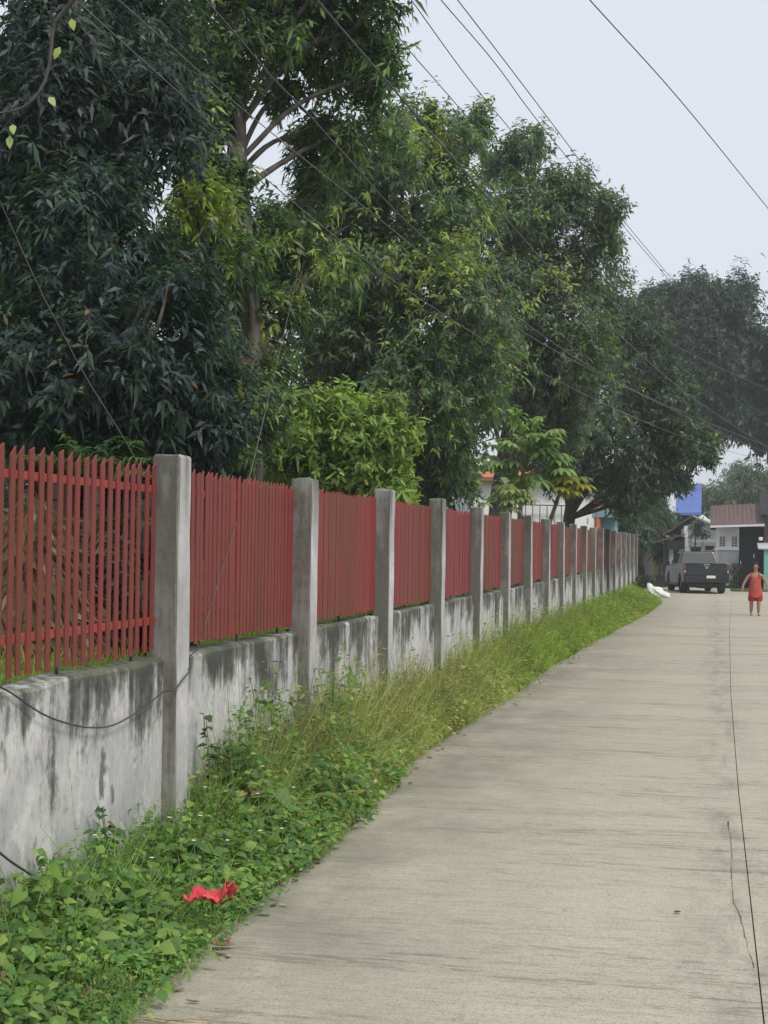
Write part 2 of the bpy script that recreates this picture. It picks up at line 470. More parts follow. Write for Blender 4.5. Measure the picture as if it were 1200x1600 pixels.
def ribbon(name, yy, xl, xr, z0, z1, mat, parent, nx=2):
    """slab: top sheet plus sides, following the road line"""
    rows = []
    for y in yy:
        a, b = xl(y), xr(y)
        rows.append([(a, y, z0), (a, y, z1)] + [(a + (b - a) * t, y, z1) for t in np.linspace(0, 1, nx + 1)[1:]] + [(b, y, z0)])
    v = np.array(rows).reshape(-1, 3)
    k = len(rows[0])
    i = (np.arange(len(yy) - 1)[:, None] * k + np.arange(k - 1)[None]).reshape(-1, 1)
    f = i + np.array([0, 1, k + 1, k])
    e = np.array([[j for j in range(k)]])
    last = (len(yy) - 1) * k
    f2 = np.array([[last + j for j in range(k)][::-1]])
    return link(name, mesh_np(name, v, [f, e, f2]), mat, parent)

yy = np.linspace(-10, 61, 72)
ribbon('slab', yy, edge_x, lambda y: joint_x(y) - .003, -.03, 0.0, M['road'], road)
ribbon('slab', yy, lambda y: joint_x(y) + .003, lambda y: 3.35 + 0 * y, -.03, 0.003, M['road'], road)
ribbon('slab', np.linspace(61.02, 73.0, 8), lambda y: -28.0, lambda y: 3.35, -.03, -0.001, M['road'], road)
# ragged crack beside the joint
cy = np.linspace(7.0, 10.7, 60)
cx = 0.185 + 0.02 * np.sin(cy * 2.1) + np.cumsum(rng.normal(0, .004, 60)) - .0
cx = np.clip(cx, .13, .205)
cw = 0.003 + 0.006 * rng.random(60)
cw *= .1 + .35 * rng.random(60); cw[-4:] = [.003, .006, .008, .003]
v = np.concatenate([np.stack([cx - cw, cy, np.full(60, .004)], 1), np.stack([cx + cw * .6, cy, np.full(60, .004)], 1)])
i = np.arange(59)[:, None]
link('crack', mesh_np('crack', v, [np.concatenate([i, i + 60, i + 61, i + 1], 1)]), M['joint'], road)

verge = grid_sheet('verge_soil', np.linspace(-3.1, -1.55, 9), np.linspace(-6, 62, 70),
                   lambda X, Y: np.where(X < weed_x(Y) - .05, .012 + .10 * np.clip((weed_x(Y) - .05 - X) / .5, 0, 1), -.05), M['soil'])
tag(verge, kind='structure')
far_verge = grid_sheet('grass_verge', np.linspace(.85, 9, 12), np.linspace(67.5, 72.6, 6), lambda X, Y: X * 0 + .03 + .03 * np.sin(X * 3 + Y), M['grass_ground'])
tag(far_verge, kind='structure')

# ------------------------------------------------------------------ boundary wall with posts
FX, WX = -3.0, -3.085            # post face, wall face
P1, SP, NP = 8.53, 2.96, 20
post_y = [P1 + SP * k for k in range(-3, NP)]
wall_root = tag(empty('boundary_wall', (-3.1, P1, 0)), 'long mould-streaked concrete boundary wall with square posts along the road', 'wall')
WL = Vector((-3.1, P1, 0))

def wall_seg_mesh(seed):
    r_ = np.random.default_rng(seed)
    n = 24
    ys = np.linspace(-SP / 2 + .10, SP / 2 - .10, n)
    top = 1.165 + np.interp(ys, np.linspace(-1.5, 1.5, 9), r_.normal(0, .005, 9)) + r_.normal(0, .002, n)
    prof = []
    for k in range(n):
        prof.append([(.015, ys[k], -.1), (.015, ys[k], top[k] - .02), (0, ys[k], top[k]), (-.14, ys[k], top[k] + .004), (-.15, ys[k], -.1)])
    v = np.array(prof).reshape(-1, 3)
    i = (np.arange(n - 1)[:, None] * 5 + np.arange(4)[None]).reshape(-1, 1)
    return mesh_np('wall_panel', v, [(i + np.array([0, 5, 6, 1]))])
def post_mesh(seed):
    bm = bmesh.new()
    r_ = random.Random(seed)
    add_box(bm, -.165, 0, -.11, .11, -.1, 2.36)
    bmesh.ops.bevel(bm, geom=list(bm.edges), offset=.014, segments=2, affect='EDGES', profile=.5)
    bmesh.ops.subdivide_edges(bm, edges=[e for e in bm.edges if abs(e.verts[0].co.z - e.verts[1].co.z) > .5], cuts=10)
    for v_ in bm.verts:
        v_.co.x += r_.uniform(-.0035, .0035); v_.co.y += r_.uniform(-.003, .003)
        if v_.co.z > 2.3: v_.co.z += r_.uniform(-.012, .006)
    me = bpy.data.meshes.new('post'); bm.to_mesh(me); bm.free()
    return me
for k, y in enumerate(post_y):
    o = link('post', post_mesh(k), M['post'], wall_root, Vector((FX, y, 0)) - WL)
    o.rotation_euler = (R(random.uniform(-.3, .3)), R(random.uniform(-.25, .25)), 0)
    o.location.z = random.uniform(-.015, .012)
    if k < len(post_y) - 1:
        link('wall_panel', wall_seg_mesh(k), M['wall'], wall_root, Vector((WX - .015, y + SP / 2, 0)) - WL)

# ------------------------------------------------------------------ red picket panels
def picket_mesh(kind, w=.029):
    bm = bmesh.new()
    t = .004
    zb, zt = 1.215, 2.285
    dz = .045 if kind == 0 else .02
    pts = [(-w, zb), (w, zb), (w, zt), (-w, zt - dz)]
    a = [bm.verts.new((t, y, z)) for y, z in pts]; b = [bm.verts.new((-t, y, z)) for y, z in pts]
    bm.faces.new(a); bm.faces.new(b[::-1])
    for q in range(4):
        bm.faces.new((a[q], b[q], b[(q + 1) % 4], a[(q + 1) % 4]))
    bmesh.ops.recalc_face_normals(bm, faces=bm.faces)
    me = bpy.data.meshes.new('picket'); bm.to_mesh(me); bm.free(); me.materials.append(M['red'])
    return me
pk = [picket_mesh(0), picket_mesh(1)]
pk_thin = [picket_mesh(0, .0255), picket_mesh(1, .0255)]
pk = [picket_mesh(0, .031), picket_mesh(1, .031)]
pk_wide = [picket_mesh(0, .0385), picket_mesh(1, .0385)]
rail_me = box_mesh('rail', -.016, .016, -SP / 2 + .10, SP / 2 - .10, -.02, .02); rail_me.materials.append(M['rail_red'])
pin_me = box_mesh('anchor_pin', -.006, .006, -.006, .006, 1.15, 1.39); pin_me.materials.append(M['dark'])
ords = ['first', 'second', 'third', 'fourth', 'fifth', 'sixth', 'seventh', 'eighth', 'ninth', 'tenth', 'eleventh', 'twelfth', 'thirteenth', 'fourteenth',
        'fifteenth', 'sixteenth', 'seventeenth', 'eighteenth', 'nineteenth', 'twentieth']
for q in range(NP):                   # panel q lies before post q (panel 0 starts outside the picture)
    yc = P1 + SP * (q - .5)
    NPK = 25 if q == 0 else 32      # the nearest panel is set wider than the rest
    pn = empty('picket_panel', (-3.135, yc, 0))
    if q == 0:
        lb = 'widest red picket panel with open gaps, cut by the left picture edge'
    elif q == NP - 1:
        lb = 'last red picket panel at the far end of the wall'
    else:
        lb = 'red picket panel between posts, %s along the wall from the camera' % ords[q]
    tag(pn, lb, 'picket fence', 'red picket panels on the boundary wall')
    def lk(me, loc, nm):
        o = bpy.data.objects.new(nm, me); COL.objects.link(o); o.parent = pn; o.location = loc
        return o
    for z in (1.385, 2.145):
        lk(rail_me, (-.021, 0, z), 'rail')
    for y in (-1.05, 0.1, 1.1):
        lk(pin_me, (-.021 - .024, y, 0), 'anchor_pin')
    L_ = SP - .26
    if q < 9:
        for j in range(NPK):
            o = lk((pk_thin if q == 0 else pk if q < 2 else pk_wide)[(j * 7 + q) % 3 == 0], (random.uniform(-.0015, .0015), -L_ / 2 + L_ * (j + .5) / NPK + random.uniform(-.004, .004), random.uniform(-.012, .010)), 'picket')
            o.rotation_euler.x = R(random.uniform(-.35, .35))
    else:
        bm = bmesh.new()
        for j in range(NPK):
            y = -L_ / 2 + L_ * (j + .5) / NPK
            add_box(bm, -.004, .004, y - .0385, y + .0385, 1.215 + random.uniform(-.01, .01), 2.275 + random.uniform(-.01, .01))
        me = bpy.data.meshes.new('pickets'); bm.to_mesh(me); bm.free()
        tag(link('pickets', me, M['red'], pn), kind='stuff')

# ------------------------------------------------------------------ trees
VIEW = np.array([-.12, .95, .0])
def limb_arrays(p0, p1, r0, r1, sag=.0, wob=.25):
    p0, p1 = np.array(p0, float), np.array(p1, float)
    L = np.linalg.norm(p1 - p0)
    m = (p0 + p1) / 2 + rng.normal(0, .07 * L, 3) + np.array([0, 0, sag * L])
    p = spline([p0, m, p1], 5)
    return tube_arrays(p, np.linspace(r0, r1, len(p)), 7, wob)

def crown_arrays(clumps, per, leafL, leafW, cols, whorl=9, fine=True, droop=(.25, .75), young=0.0, youngcol=(0.30, 0.37, 0.085), back=1, sub=9, spread=.34, flat=1.0, density=1.0, spots=()):
    """clumps (x,y,z,r): leaf whorls at twig ends, bunched into sub-clumps so the crown has lit and dark masses"""
    C0 = []
    for c in clumps:
        C0.append(c)
        for b in range(back):
            s = 1.3 * c[3] * (b + 1)
            C0.append((c[0] - s * .55 + rng.normal(0, .2) * c[3], c[1] + s * .9, c[2] - .1 * c[3], c[3] * (.95 - .1 * b)))
    ctr, axis, cid = [], [], []
    for x, y, z, r in C0:
        n = max(6, int(per * density * (r ** 1.8)))
        sd_ = unit(rng.normal(size=(sub, 3)) + np.array([0, -.15, .15]))
        sc_ = sd_ * r * rng.uniform(.45, .92, (sub, 1)) * np.array([1, 1, flat])
        k = rng.integers(0, sub, n)
        p = sc_[k] + rng.normal(size=(n, 3)) * r * spread * .55
        # a share fills the body of the clump
        m = rng.random(n) < .28
        p[m] = unit(rng.normal(size=(m.sum(), 3))) * (r * rng.random((m.sum(), 1)) ** .5) * .92
        ctr.append(p + np.array([x, y, z])); axis.append(unit(p + np.array([0, 0, .25 * r]) + rng.normal(size=(n, 3)) * r * .25))
        cid.append(np.full(n, rng.random() * .5 + .75) * np.exp(rng.normal(0, .10, n)))
    ctr = np.concatenate(ctr); axis = np.concatenate(axis); cid = np.concatenate(cid)
    n = len(ctr)
    yg = rng.random(n) < young
    # whole bunches flush young leaves together
    if young > 0:
        seeds = ctr[rng.integers(0, n, max(2, int(4 + young * 25)))]
        dmin = np.min(np.linalg.norm(ctr[:, None] - seeds[None], axis=2), axis=1)
        yg |= (dmin < leafL * 2.2) & (rng.random(n) < .55)
    for (sx_, sy_, sz_, sr_) in spots:
        dd_ = np.linalg.norm(ctr - np.array([sx_, sy_, sz_]), axis=1)
        yg |= (dd_ < sr_ * rng.uniform(.5, 1.3, n)) & (rng.random(n) < .7)
    base = np.repeat(ctr, whorl, 0); ax = np.repeat(axis, whorl, 0)
    base = base - ax * (leafL * rng.uniform(-.35, 1.1, (n * whorl, 1))) + rng.normal(0, .12 * leafL, (n * whorl, 3))
    rad = unit(np.cross(ax, unit(rng.normal(size=(n * whorl, 3)))))
    d = unit(ax * rng.uniform(.1, .9, (n * whorl, 1)) + rad + np.array([0, 0, -.25]))
    nrm = unit(ax + .4 * rng.normal(size=ax.shape) + np.array([0, 0, .3]))
    L = leafL * np.exp(rng.normal(-.03, .30, n * whorl)); W = leafW * rng.uniform(.75, 1.2, n * whorl)
    c = np.array(cols)[rng.integers(0, len(cols), n)] * cid[:, None]
    c[yg] = np.array(youngcol) * rng.uniform(.7, 1.2, (yg.sum(), 1))
    c = np.repeat(c, whorl, 0) * rng.uniform(.65, 1.4, (n * whorl, 1))
    keep = rng.random(n * whorl) < np.repeat(rng.uniform(.55, 1.0, n), whorl)
    base, d, nrm, L, W, c = base[keep], d[keep], nrm[keep], L[keep], W[keep], c[keep]
    brown = rng.random(len(c)) < .006
    c[brown] = np.array((0.24, 0.15, 0.07))
    return leaves(base, d, nrm, L, W, rng.uniform(*droop, len(base)), c, fine), C0

def tree(name, label, base, trunk_pts, r, clumps, per, leafL, leafW, cols, bark='bark', cat='tree', mat='leaf', limbs=True, **kw):
    base = np.array(base, float)
    root = tag(empty(name, base), label, cat)
    parts = []
    tp = spline([base] + [np.array(p, float) for p in trunk_pts], 6)
    rr = np.interp(np.linspace(0, 1, len(tp)), [0, .08, .5, 1], [r * 1.45, r * 1.05, r * .8, r * .3])
    parts.append(tube_arrays(tp, rr, 12, .12))
    if limbs:
        for c in clumps:
            cc = np.array(c[:3])
            dd = np.linalg.norm(tp - cc, axis=1) + np.where(tp[:, 2] > cc[2] + .2, 3, 0)
            ix = int(np.argmin(dd)); ix = max(int(len(tp) * .3), ix - 6)
            parts.append(limb_arrays(tp[ix], cc, rr[ix] * .32, .014 + .01 * c[3], .06))
            for s in range(4):
                e = cc + unit(rng.normal(size=3)) * c[3] * .8
                parts.append(limb_arrays(cc * .8 + tp[ix] * .2, e, .02 + .012 * c[3], .008, .03))
    V, F, off = [], [], 0
    for v_, f_ in parts:
        V.append(v_); F += [x + off for x in f_]; off += len(v_)
    link('trunk', mesh_np('trunk', np.concatenate(V) - base, F, smooth=True), M[bark], root)
    (v_, f_, c_), C0 = crown_arrays(clumps, per, leafL, leafW, cols, **kw)
    link('crown', mesh_np('crown', v_ - base, f_, c_, smooth=True), M[mat], root)
    return root

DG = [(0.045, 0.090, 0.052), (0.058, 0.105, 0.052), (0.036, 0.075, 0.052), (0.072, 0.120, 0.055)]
MG = [(0.130, 0.205, 0.075), (0.175, 0.250, 0.082), (0.095, 0.170, 0.074), (0.22, 0.285, 0.09)]
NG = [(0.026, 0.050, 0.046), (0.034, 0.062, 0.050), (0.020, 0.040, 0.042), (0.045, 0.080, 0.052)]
PG = [(0.098, 0.132, 0.094), (0.122, 0.152, 0.096), (0.082, 0.118, 0.090)]

A = [(-5.8,12.5,3.4,0.84),(-4.8,12.5,3.5,0.83),(-4.4,13.0,3.2,0.51),(-5.7,13.0,4.5,0.87),(-5.4,14.0,4.5,0.50),(-6.3,13.5,5.7,0.85),(-5.6,14.0,5.9,0.87),(-5.1,13.0,2.9,0.58),(-4.4,13.0,2.8,0.37),(-5.5,12.2,3.0,0.44),(-6.2,13.5,6.6,0.67),(-5.8,15.0,7.1,0.80),(-5.3,14.2,2.1,0.56),(-5.9,14.0,2.6,0.56),(-6.8,14.0,5.1,0.76)]
B = [(-5.6,16.5,7.5,0.73),(-4.75,17.0,8.0,0.60),(-4.1,17.5,7.9,0.68),(-3.8,17.5,7.4,0.38),(-4.7,17.0,8.6,1.03),(-6.0,17.0,8.7,1.13),(-3.8,17.0,8.5,0.66),(-4.3,18.0,6.8,0.62),(-4.9,18.5,6.2,0.32),(-5.2,17.5,5.5,0.55),(-4.8,18.0,5.3,0.78),(-5.0,17.0,4.4,0.66),(-5.0,16.5,3.6,0.50),(-5.7,16.5,6.7,0.50),(-5.5,16.0,5.5,0.42),(-5.15,15.8,3.9,.5),(-5.0,16.0,5.0,.5),(-4.9,15.9,3.1,.5),(-5.35,15.9,4.6,.4),(-5.6,16.4,6.0,.5),(-5.75,16.4,6.9,.5),(-5.3,16.5,5.9,.3),(-5.27,15.2,5.24,.45),(-5.05,17.8,7.3,.28),(-4.75,18.2,6.9,.28)]
C = [(-5.2,24.0,7.9,1.03),(-4.4,25.0,8.4,0.85),(-4.2,25.0,7.4,1.06),(-5.2,24.0,6.6,1.13),(-5.7,24.0,5.3,1.13),(-4.2,24.0,5.7,1.22),(-4.6,24.0,4.5,1.02),(-4.4,26.0,3.9,0.99),(-3.6,25.0,4.9,0.95),(-5.9,24.0,7.3,0.83),(-4.1,26.0,9.1,0.53),(-5.8,25.0,4.2,0.96),(-4.9,25.0,8.9,0.53),(-4.8,27.0,3.1,0.80),(-4.35,27.0,3.15,0.42),(-7.0,24.0,3.2,0.83),(-7.1,24.0,4.2,0.83)]
D = [(-4.0,34.0,10.7,0.71),(-3.2,35.0,10.0,0.85),(-2.4,35.0,9.5,0.61),(-3.6,34.0,9.1,1.21),(-4.4,33.0,9.2,0.90),(-2.8,35.0,8.3,0.87),(-3.8,34.0,7.6,1.35),(-4.5,33.0,7.1,1.18),(-3.0,34.0,6.4,1.27),(-3.9,35.0,5.7,1.32),(-4.9,34.0,4.9,0.86),(-2.4,36.0,9.0,0.45),(-4.6,34.0,10.5,0.54),(-3.4,36.0,5.0,1.05)]
E_ = [(-2.4,45.0,7.3,1.67),(-1.3,45.0,6.2,1.29),(-0.6,45.0,4.9,0.92),(-3.3,44.0,5.7,1.46),(-2.4,45.0,4.4,1.39),(-1.3,46.0,4.1,0.94),(-3.8,44.0,4.6,1.10),(-2.35,46.0,3.2,0.65),(-1.9,46.0,8.5,0.95),(-0.1,46.0,4.7,0.53),(-2.25,48.0,3.5,0.70),(-2.9,44.0,8.9,0.91),(-0.9,46.0,5.5,0.85),(-1.0,47.0,3.9,0.42)]
F_ = [(-2.1,95.0,14.9,3.31),(0.6,95.0,15.7,2.91),(-1.1,95.0,16.9,2.14),(2.5,96.0,13.4,2.73),(0.2,95.0,12.2,3.30),(3.3,97.0,10.4,1.97),(-2.4,94.0,11.7,2.51),(1.8,95.0,9.8,1.93),(4.5,95.0,12.9,2.69),(-3.1,95.0,16.5,1.76),(4.8,95.0,9.8,2.30)]
G_ = [(2.0,130.0,6.2,2.38),(4.0,130.0,6.7,2.37),(0.1,125.0,5.5,1.43),(6.0,130.0,6.5,2.62),(3.0,130.0,8.3,1.32)]
H_ = [(-3.5,78.0,3.6,1.44),(-2.9,81.0,3.9,0.97),(-3.9,77.0,2.6,1.27),(-3.3,80.0,2.6,0.8),(-4.8,78.0,2.9,1.29),(-2.6,83,2.7,.9),(-2.5,85,3.6,.85),(-3.1,82,4.4,1.0),(-2.2,84,1.9,.7)]
S_ = [(-4.1,17.5,3.0,0.60),(-3.7,17.5,2.9,0.36),(-4.6,17.5,3.0,0.45),(-4.2,17.5,3.5,0.26),(-3.8,17.5,3.3,0.34),(-4.7,17.5,3.4,0.34),(-4.0,17.5,2.5,0.52),(-3.55,17.4,3.05,.3),(-4.95,17.4,2.9,.4),(-3.6,17.4,2.5,.35)]

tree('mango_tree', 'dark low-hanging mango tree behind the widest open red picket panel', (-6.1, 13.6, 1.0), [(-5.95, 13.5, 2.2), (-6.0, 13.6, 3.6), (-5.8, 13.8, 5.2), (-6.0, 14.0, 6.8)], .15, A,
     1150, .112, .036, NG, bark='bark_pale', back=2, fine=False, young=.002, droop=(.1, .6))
tree('mango_tree', 'tall open-crowned mango tree with bare grey trunk and forked limb against the sky', (-5.15, 16.6, 1.0), [(-5.1, 16.5, 2.6), (-5.15, 16.6, 4.2), (-5.36, 16.8, 5.86), (-5.43, 17.0, 6.8), (-5.5, 17.1, 8.2)], .19, B,
     680, .108, .038, DG[:2] + MG[:2], young=.02, back=1, fine=False, droop=(.05, .55), spots=[(-5.27,15.2,5.24,.6),(-5.44,15.6,5.4,.6),(-4.7,17.2,5.1,.5),(-4.9,16.6,4.2,.35)])
tree('mango_tree', 'broad mango tree with yellow-green flushes behind the third and fourth red panels', (-5.6, 26.0, 1.0), [(-5.4, 25.8, 3.0), (-5.2, 25.3, 5.0), (-4.9, 25.2, 7.6)], .26, C,
     620, .112, .042, MG[:3] + DG[:1] + PG, young=.05, back=1, fine=False, droop=(.05, .55), spots=[(-4.2,23.2,6.0,.8),(-3.6,24.1,6.6,.6),(-4.6,24.2,8.4,.7),(-5.3,23.2,6.8,.6)])
tree('mango_tree', 'tall dark purplish mango tree whose ragged top stands against the sky at centre right', (-5.0, 35.6, 1.0), [(-4.6, 35.3, 4.0), (-4.0, 35.0, 7.0), (-3.7, 34.8, 9.6)], .28, D,
     430, .130, .052, PG + MG[:1], droop=(.0, .5), young=.012, back=1, fine=False, spots=[(-3.2,33,7.8,.6)])
tree('mango_tree', 'dense mango tree hanging over the far end of the wall and the road', (-4.3, 47.2, 1.0), [(-4.2, 47.0, 3.0), (-3.4, 46.2, 5.0), (-2.6, 45.3, 7.4)], .20, E_,
     300, .148, .060, PG + DG[:2], droop=(.0, .5), young=.012, back=1, fine=False)
tree('broad_tree', 'large rounded tree rising beyond the houses at the right edge', (6.4, 96, -.1), [(6.0, 95.5, 4), (4.0, 95, 8.5), (1.2, 95, 14)], .40, F_,
     240, .27, .115, [(0.030, 0.062, 0.036), (0.040, 0.070, 0.038), (0.034, 0.062, 0.044)], back=1, fine=False, droop=(.1, .5), sub=14)
tree('pale_tree', 'pale green feathery tree behind the brown-roofed gatehouse', (3.0, 131, -.1), [(3.0, 130.5, 3), (3.0, 130, 7)], .3, G_,
     60, .42, .12, [(0.085, 0.12, 0.065), (0.10, 0.135, 0.075)], back=1, fine=False, droop=(.0, .4))
tree('shade_tree', 'dark green tree standing past the last wall post behind the carport', (-3.6, 79.5, -.1), [(-3.5, 79, 1.5), (-3.4, 78.5, 3.2)], .2, H_,
     150, .26, .09, DG, back=1, fine=False)
tree('green_shrub', 'bright green rounded shrub rising above the third red panel', (-4.3, 17.9, 1.0), [(-4.25, 17.8, 2.0), (-4.15, 17.6, 3.1)], .05, S_,
     900, .105, .036, [(0.25, 0.34, 0.10), (0.30, 0.38, 0.105), (0.20, 0.29, 0.09)], cat='shrub', mat='leaf_soft', back=1, droop=(-.1, .4), whorl=8)
tree('street_tree', 'small grey-green tree between the truck and the white house front', (-.75, 75.0, -.05), [(-.78, 74.8, 1.2), (-.72, 74.6, 2.4)], .07,
     [(-.7, 74.6, 2.75, .42), (-.35, 74.7, 2.5, .3), (-.6, 74.6, 3.1, .3)], 120, .2, .06, [(0.075, 0.10, 0.065), (0.06, 0.085, 0.055)], back=0, fine=False)

# a far belt of trees closing the yard: reads as one mass
n = 26000
t = rng.random(n)
bx = np.interp(t, [0, .25, .6, 1], [-16, -15, -15, -13]) - rng.random(n) * 3.5
by = np.interp(t, [0, .25, .6, 1], [4, 26, 48, 70]) + rng.normal(0, .8, n)
bz = 1.0 + (4.4 + 1.3 * np.sin(t * 37) + .8 * np.sin(t * 91)) * rng.random(n) ** .8
bp = np.stack([bx, by, bz], 1)
d_ = unit(rng.normal(size=(n, 3)) + np.array([.4, -.2, -.3])); nn = unit(rng.normal(size=(n, 3)) + np.array([.3, -.3, .6]))
v_, f_, c_ = leaves(bp, d_, nn, rng.uniform(.3, .6, n), rng.uniform(.12, .22, n), .3, np.array(DG)[rng.integers(0, 4, n)] * rng.uniform(.7, 1.3, (n, 1)), False)
tag(link('tree_belt', mesh_np('tree_belt', v_, f_, c_), M['leaf']), 'dark belt of trees at the back of the yard', 'trees', kind='stuff')

# palm-like garden plants seen through the open pickets
def frond_plant(name, label, base, n, L, lw, cols, lean=.6, sh=.6):
    root = tag(empty(name, base), label, 'plant')
    tube('stem', [(0, 0, -.05), (.02, .02, sh * .5), (.03, 0, sh)], (.07, .05), M['bark_pale'], root)
    parts = []
    for k in range(n):
        az = rng.uniform(0, 2 * np.pi); el = rng.uniform(.3, 1.2)
        d0 = np.array([math.cos(az) * math.cos(el), math.sin(az) * math.cos(el), math.sin(el)])
        m = 14
        t = np.linspace(.15, 1, m)[:, None]
        spine = np.array([.03, 0, sh]) + d0 * L * t + np.array([0, 0, -1]) * L * lean * t ** 2
        side = unit(np.cross(d0, [0, 0, 1.0]))
        for s in (-1, 1):
            dd = unit(side * s + d0 * .7 + np.array([0, 0, -.35]))
            dd = np.repeat(dd[None], m, 0) + rng.normal(0, .1, (m, 3))
            c = np.repeat(np.array(cols[rng.integers(0, len(cols))])[None], m, 0) * rng.uniform(.8, 1.2, (m, 1))
            parts.append(leaves(spine, dd, np.repeat(np.array([[0, 0, 1.0]]), m, 0), np.full(m, lw) * np.sin(np.pi * (.15 + .8 * t[:, 0])), np.full(m, .03), .4, c))
    v_, f_, c_ = join_np(parts)
    link('fronds', mesh_np('fronds', v_, f_, c_, smooth=True), M['leaf_soft'], root)
frond_plant('palm_plant', 'drooping palm with dry brown fronds behind the open pickets by the left edge', (-5.15, 11.0, 1.03), 16, .95, .32, [(0.09, 0.10, 0.05), (0.20, 0.14, 0.07), (0.06, 0.085, 0.04), (0.26, 0.23, 0.15)], .8, .75)
frond_plant('palm_plant', 'small arching green palm whose fronds clear the widest panel', (-5.05, 12.0, 1.03), 12, .75, .22, [(0.07, 0.14, 0.06), (0.10, 0.18, 0.06)], .4, 1.35)
hr = tag(empty('thatch_heap', (-4.78, 10.3, .97)), 'brown heap of dry fronds and leaves behind the widest panel', 'heap')
n = 3600
az_ = rng.uniform(0, 2 * np.pi, n); rr_ = np.sqrt(rng.random(n))
hz_ = 1.2 * (1 - rr_ ** 1.3) * rng.uniform(.86, 1.04, n)
hp_ = np.stack([np.cos(az_) * rr_ * .68, np.sin(az_) * rr_ * .75, hz_], 1)
hd_ = unit(np.stack([np.cos(az_) * .5, np.sin(az_) * .5, np.full(n, -.9)], 1) + rng.normal(0, .35, (n, 3)))
hc_ = np.array([(0.17, 0.105, 0.055), (0.12, 0.085, 0.045), (0.24, 0.18, 0.10), (0.075, 0.11, 0.04), (0.33, 0.28, 0.19)])[rng.choice(5, n, p=[.34, .26, .16, .19, .05])] * rng.uniform(.7, 1.3, (n, 1))
v_, f_, c_ = leaves(hp_, hd_, unit(np.stack([np.cos(az_), np.sin(az_), np.full(n, .6)], 1) + rng.normal(0, .3, (n, 3))), rng.uniform(.08, .26, n), rng.uniform(.02, .045, n), .15, hc_, False)
link('dry_fronds', mesh_np('dry_fronds', v_, f_, c_), M['leaf_soft'], hr)
loft_r = [(0, .72), (.35, .60), (.7, .38), (1.0, .16), (1.12, .02)]
hv_ = np.concatenate([np.stack([np.cos(np.linspace(0, 2 * np.pi, 16, endpoint=False)) * r_ * .9, np.sin(np.linspace(0, 2 * np.pi, 16, endpoint=False)) * r_, np.full(16, z_ - .03)], 1) for z_, r_ in loft_r])
hi_ = np.arange(4)[:, None] * 16; hj_ = np.arange(16)[None]
link('mound', mesh_np('mound', hv_, [np.stack([hi_ + hj_, hi_ + (hj_ + 1) % 16, hi_ + 16 + (hj_ + 1) % 16, hi_ + 16 + hj_], -1).reshape(-1, 4)], smooth=True), M['soil'], hr)
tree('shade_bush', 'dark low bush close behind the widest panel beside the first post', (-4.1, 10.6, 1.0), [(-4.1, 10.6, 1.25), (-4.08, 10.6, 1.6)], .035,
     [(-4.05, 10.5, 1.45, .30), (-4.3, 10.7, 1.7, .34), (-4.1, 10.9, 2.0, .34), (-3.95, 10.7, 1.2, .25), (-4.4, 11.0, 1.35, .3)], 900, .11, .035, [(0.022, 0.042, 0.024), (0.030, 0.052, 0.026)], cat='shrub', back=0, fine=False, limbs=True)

# papaya plants with big hand-shaped leaves
def papaya(name, label, base, tips, cols, size=.30):
    base = np.array(base, float)
    root = tag(empty(name, base), label, 'plant')
    parts, stalks = [], []
    top = np.mean(np.array(tips), 0)
    tube('stem', [(0, 0, -.05), tuple((top - base) * np.array([.3, .3, .45])), tuple((top - base) * np.array([.8, .8, .85]))], (.07, .04), M['bark_pale'], root)
    hub = (top - base) * np.array([.8, .8, .85])
    for tp_ in tips:
        p = np.array(tp_) - base
        stalks.append(tube_arrays(spline([hub, (hub + p) / 2 + np.array([0, 0, .08]), p], 4), np.linspace(.014, .008, 9), 5))
        out = unit(p - hub + np.array([0, 0, .05])); out[2] *= .3; out = unit(out)
        side = unit(np.cross(out, [0, 0, 1.0]))
        nf = 9
        ang = np.linspace(-2.2, 2.2, nf)
        d = np.cos(ang)[:, None] * out + np.sin(ang)[:, None] * side + np.array([0, 0, -.28]) + rng.normal(0, .06, (nf, 3))
        col = np.array(cols[rng.integers(0, len(cols))]) * rng.uniform(.85, 1.2)
        ln = size * (1 - .35 * np.abs(ang) / 2.2) * rng.uniform(.85, 1.2)
        parts.append(leaves(np.repeat(p[None], nf, 0), d, np.repeat(np.array([[0, 0, 1.0]]), nf, 0), ln, ln * .42, .35, np.repeat(col[None], nf, 0) * rng.uniform(.9, 1.1, (nf, 1)), True, .5))
    V, F, off = [], [], 0
    for v_, f_ in stalks:
        V.append(v_); F += [x + off for x in f_]; off += len(v_)
    link('stalks', mesh_np('stalks', np.concatenate(V), F, smooth=True), M['leaf_stalk'], root)
    v_, f_, c_ = join_np(parts)
    link('leaves', mesh_np('leaves', v_, f_, c_, smooth=True), M['leaf_soft'], root)
M['leaf_stalk'] = plain('leaf_stalk', (0.16, 0.20, 0.08), .6, .3, var=.2)
def spray(cs, n, sx=1.0):
    out = []
    for (x, y, z, r) in cs:
        for k in range(n):
            q = rng.normal(0, .55, 3) * r * np.array([1.2, 1.2, .75])
            out.append((x + q[0], y + q[1], z + q[2]))
    return out
papaya('papaya_plant', 'tall papaya plant with stacked green hand-shaped leaves above the seventh panel', (-3.75, 30.2, .95), spray([(-3.5,30,4.2,.31),(-3.8,30,3.8,.36),(-3.2,30,3.7,.4),(-3.6,30,3.35,.45),(-4.2,30,3.5,.3),(-3.4,30,4.0,.35)], 8), [(0.25, 0.35, 0.14), (0.21, 0.31, 0.12), (0.31, 0.38, 0.19)], .36)
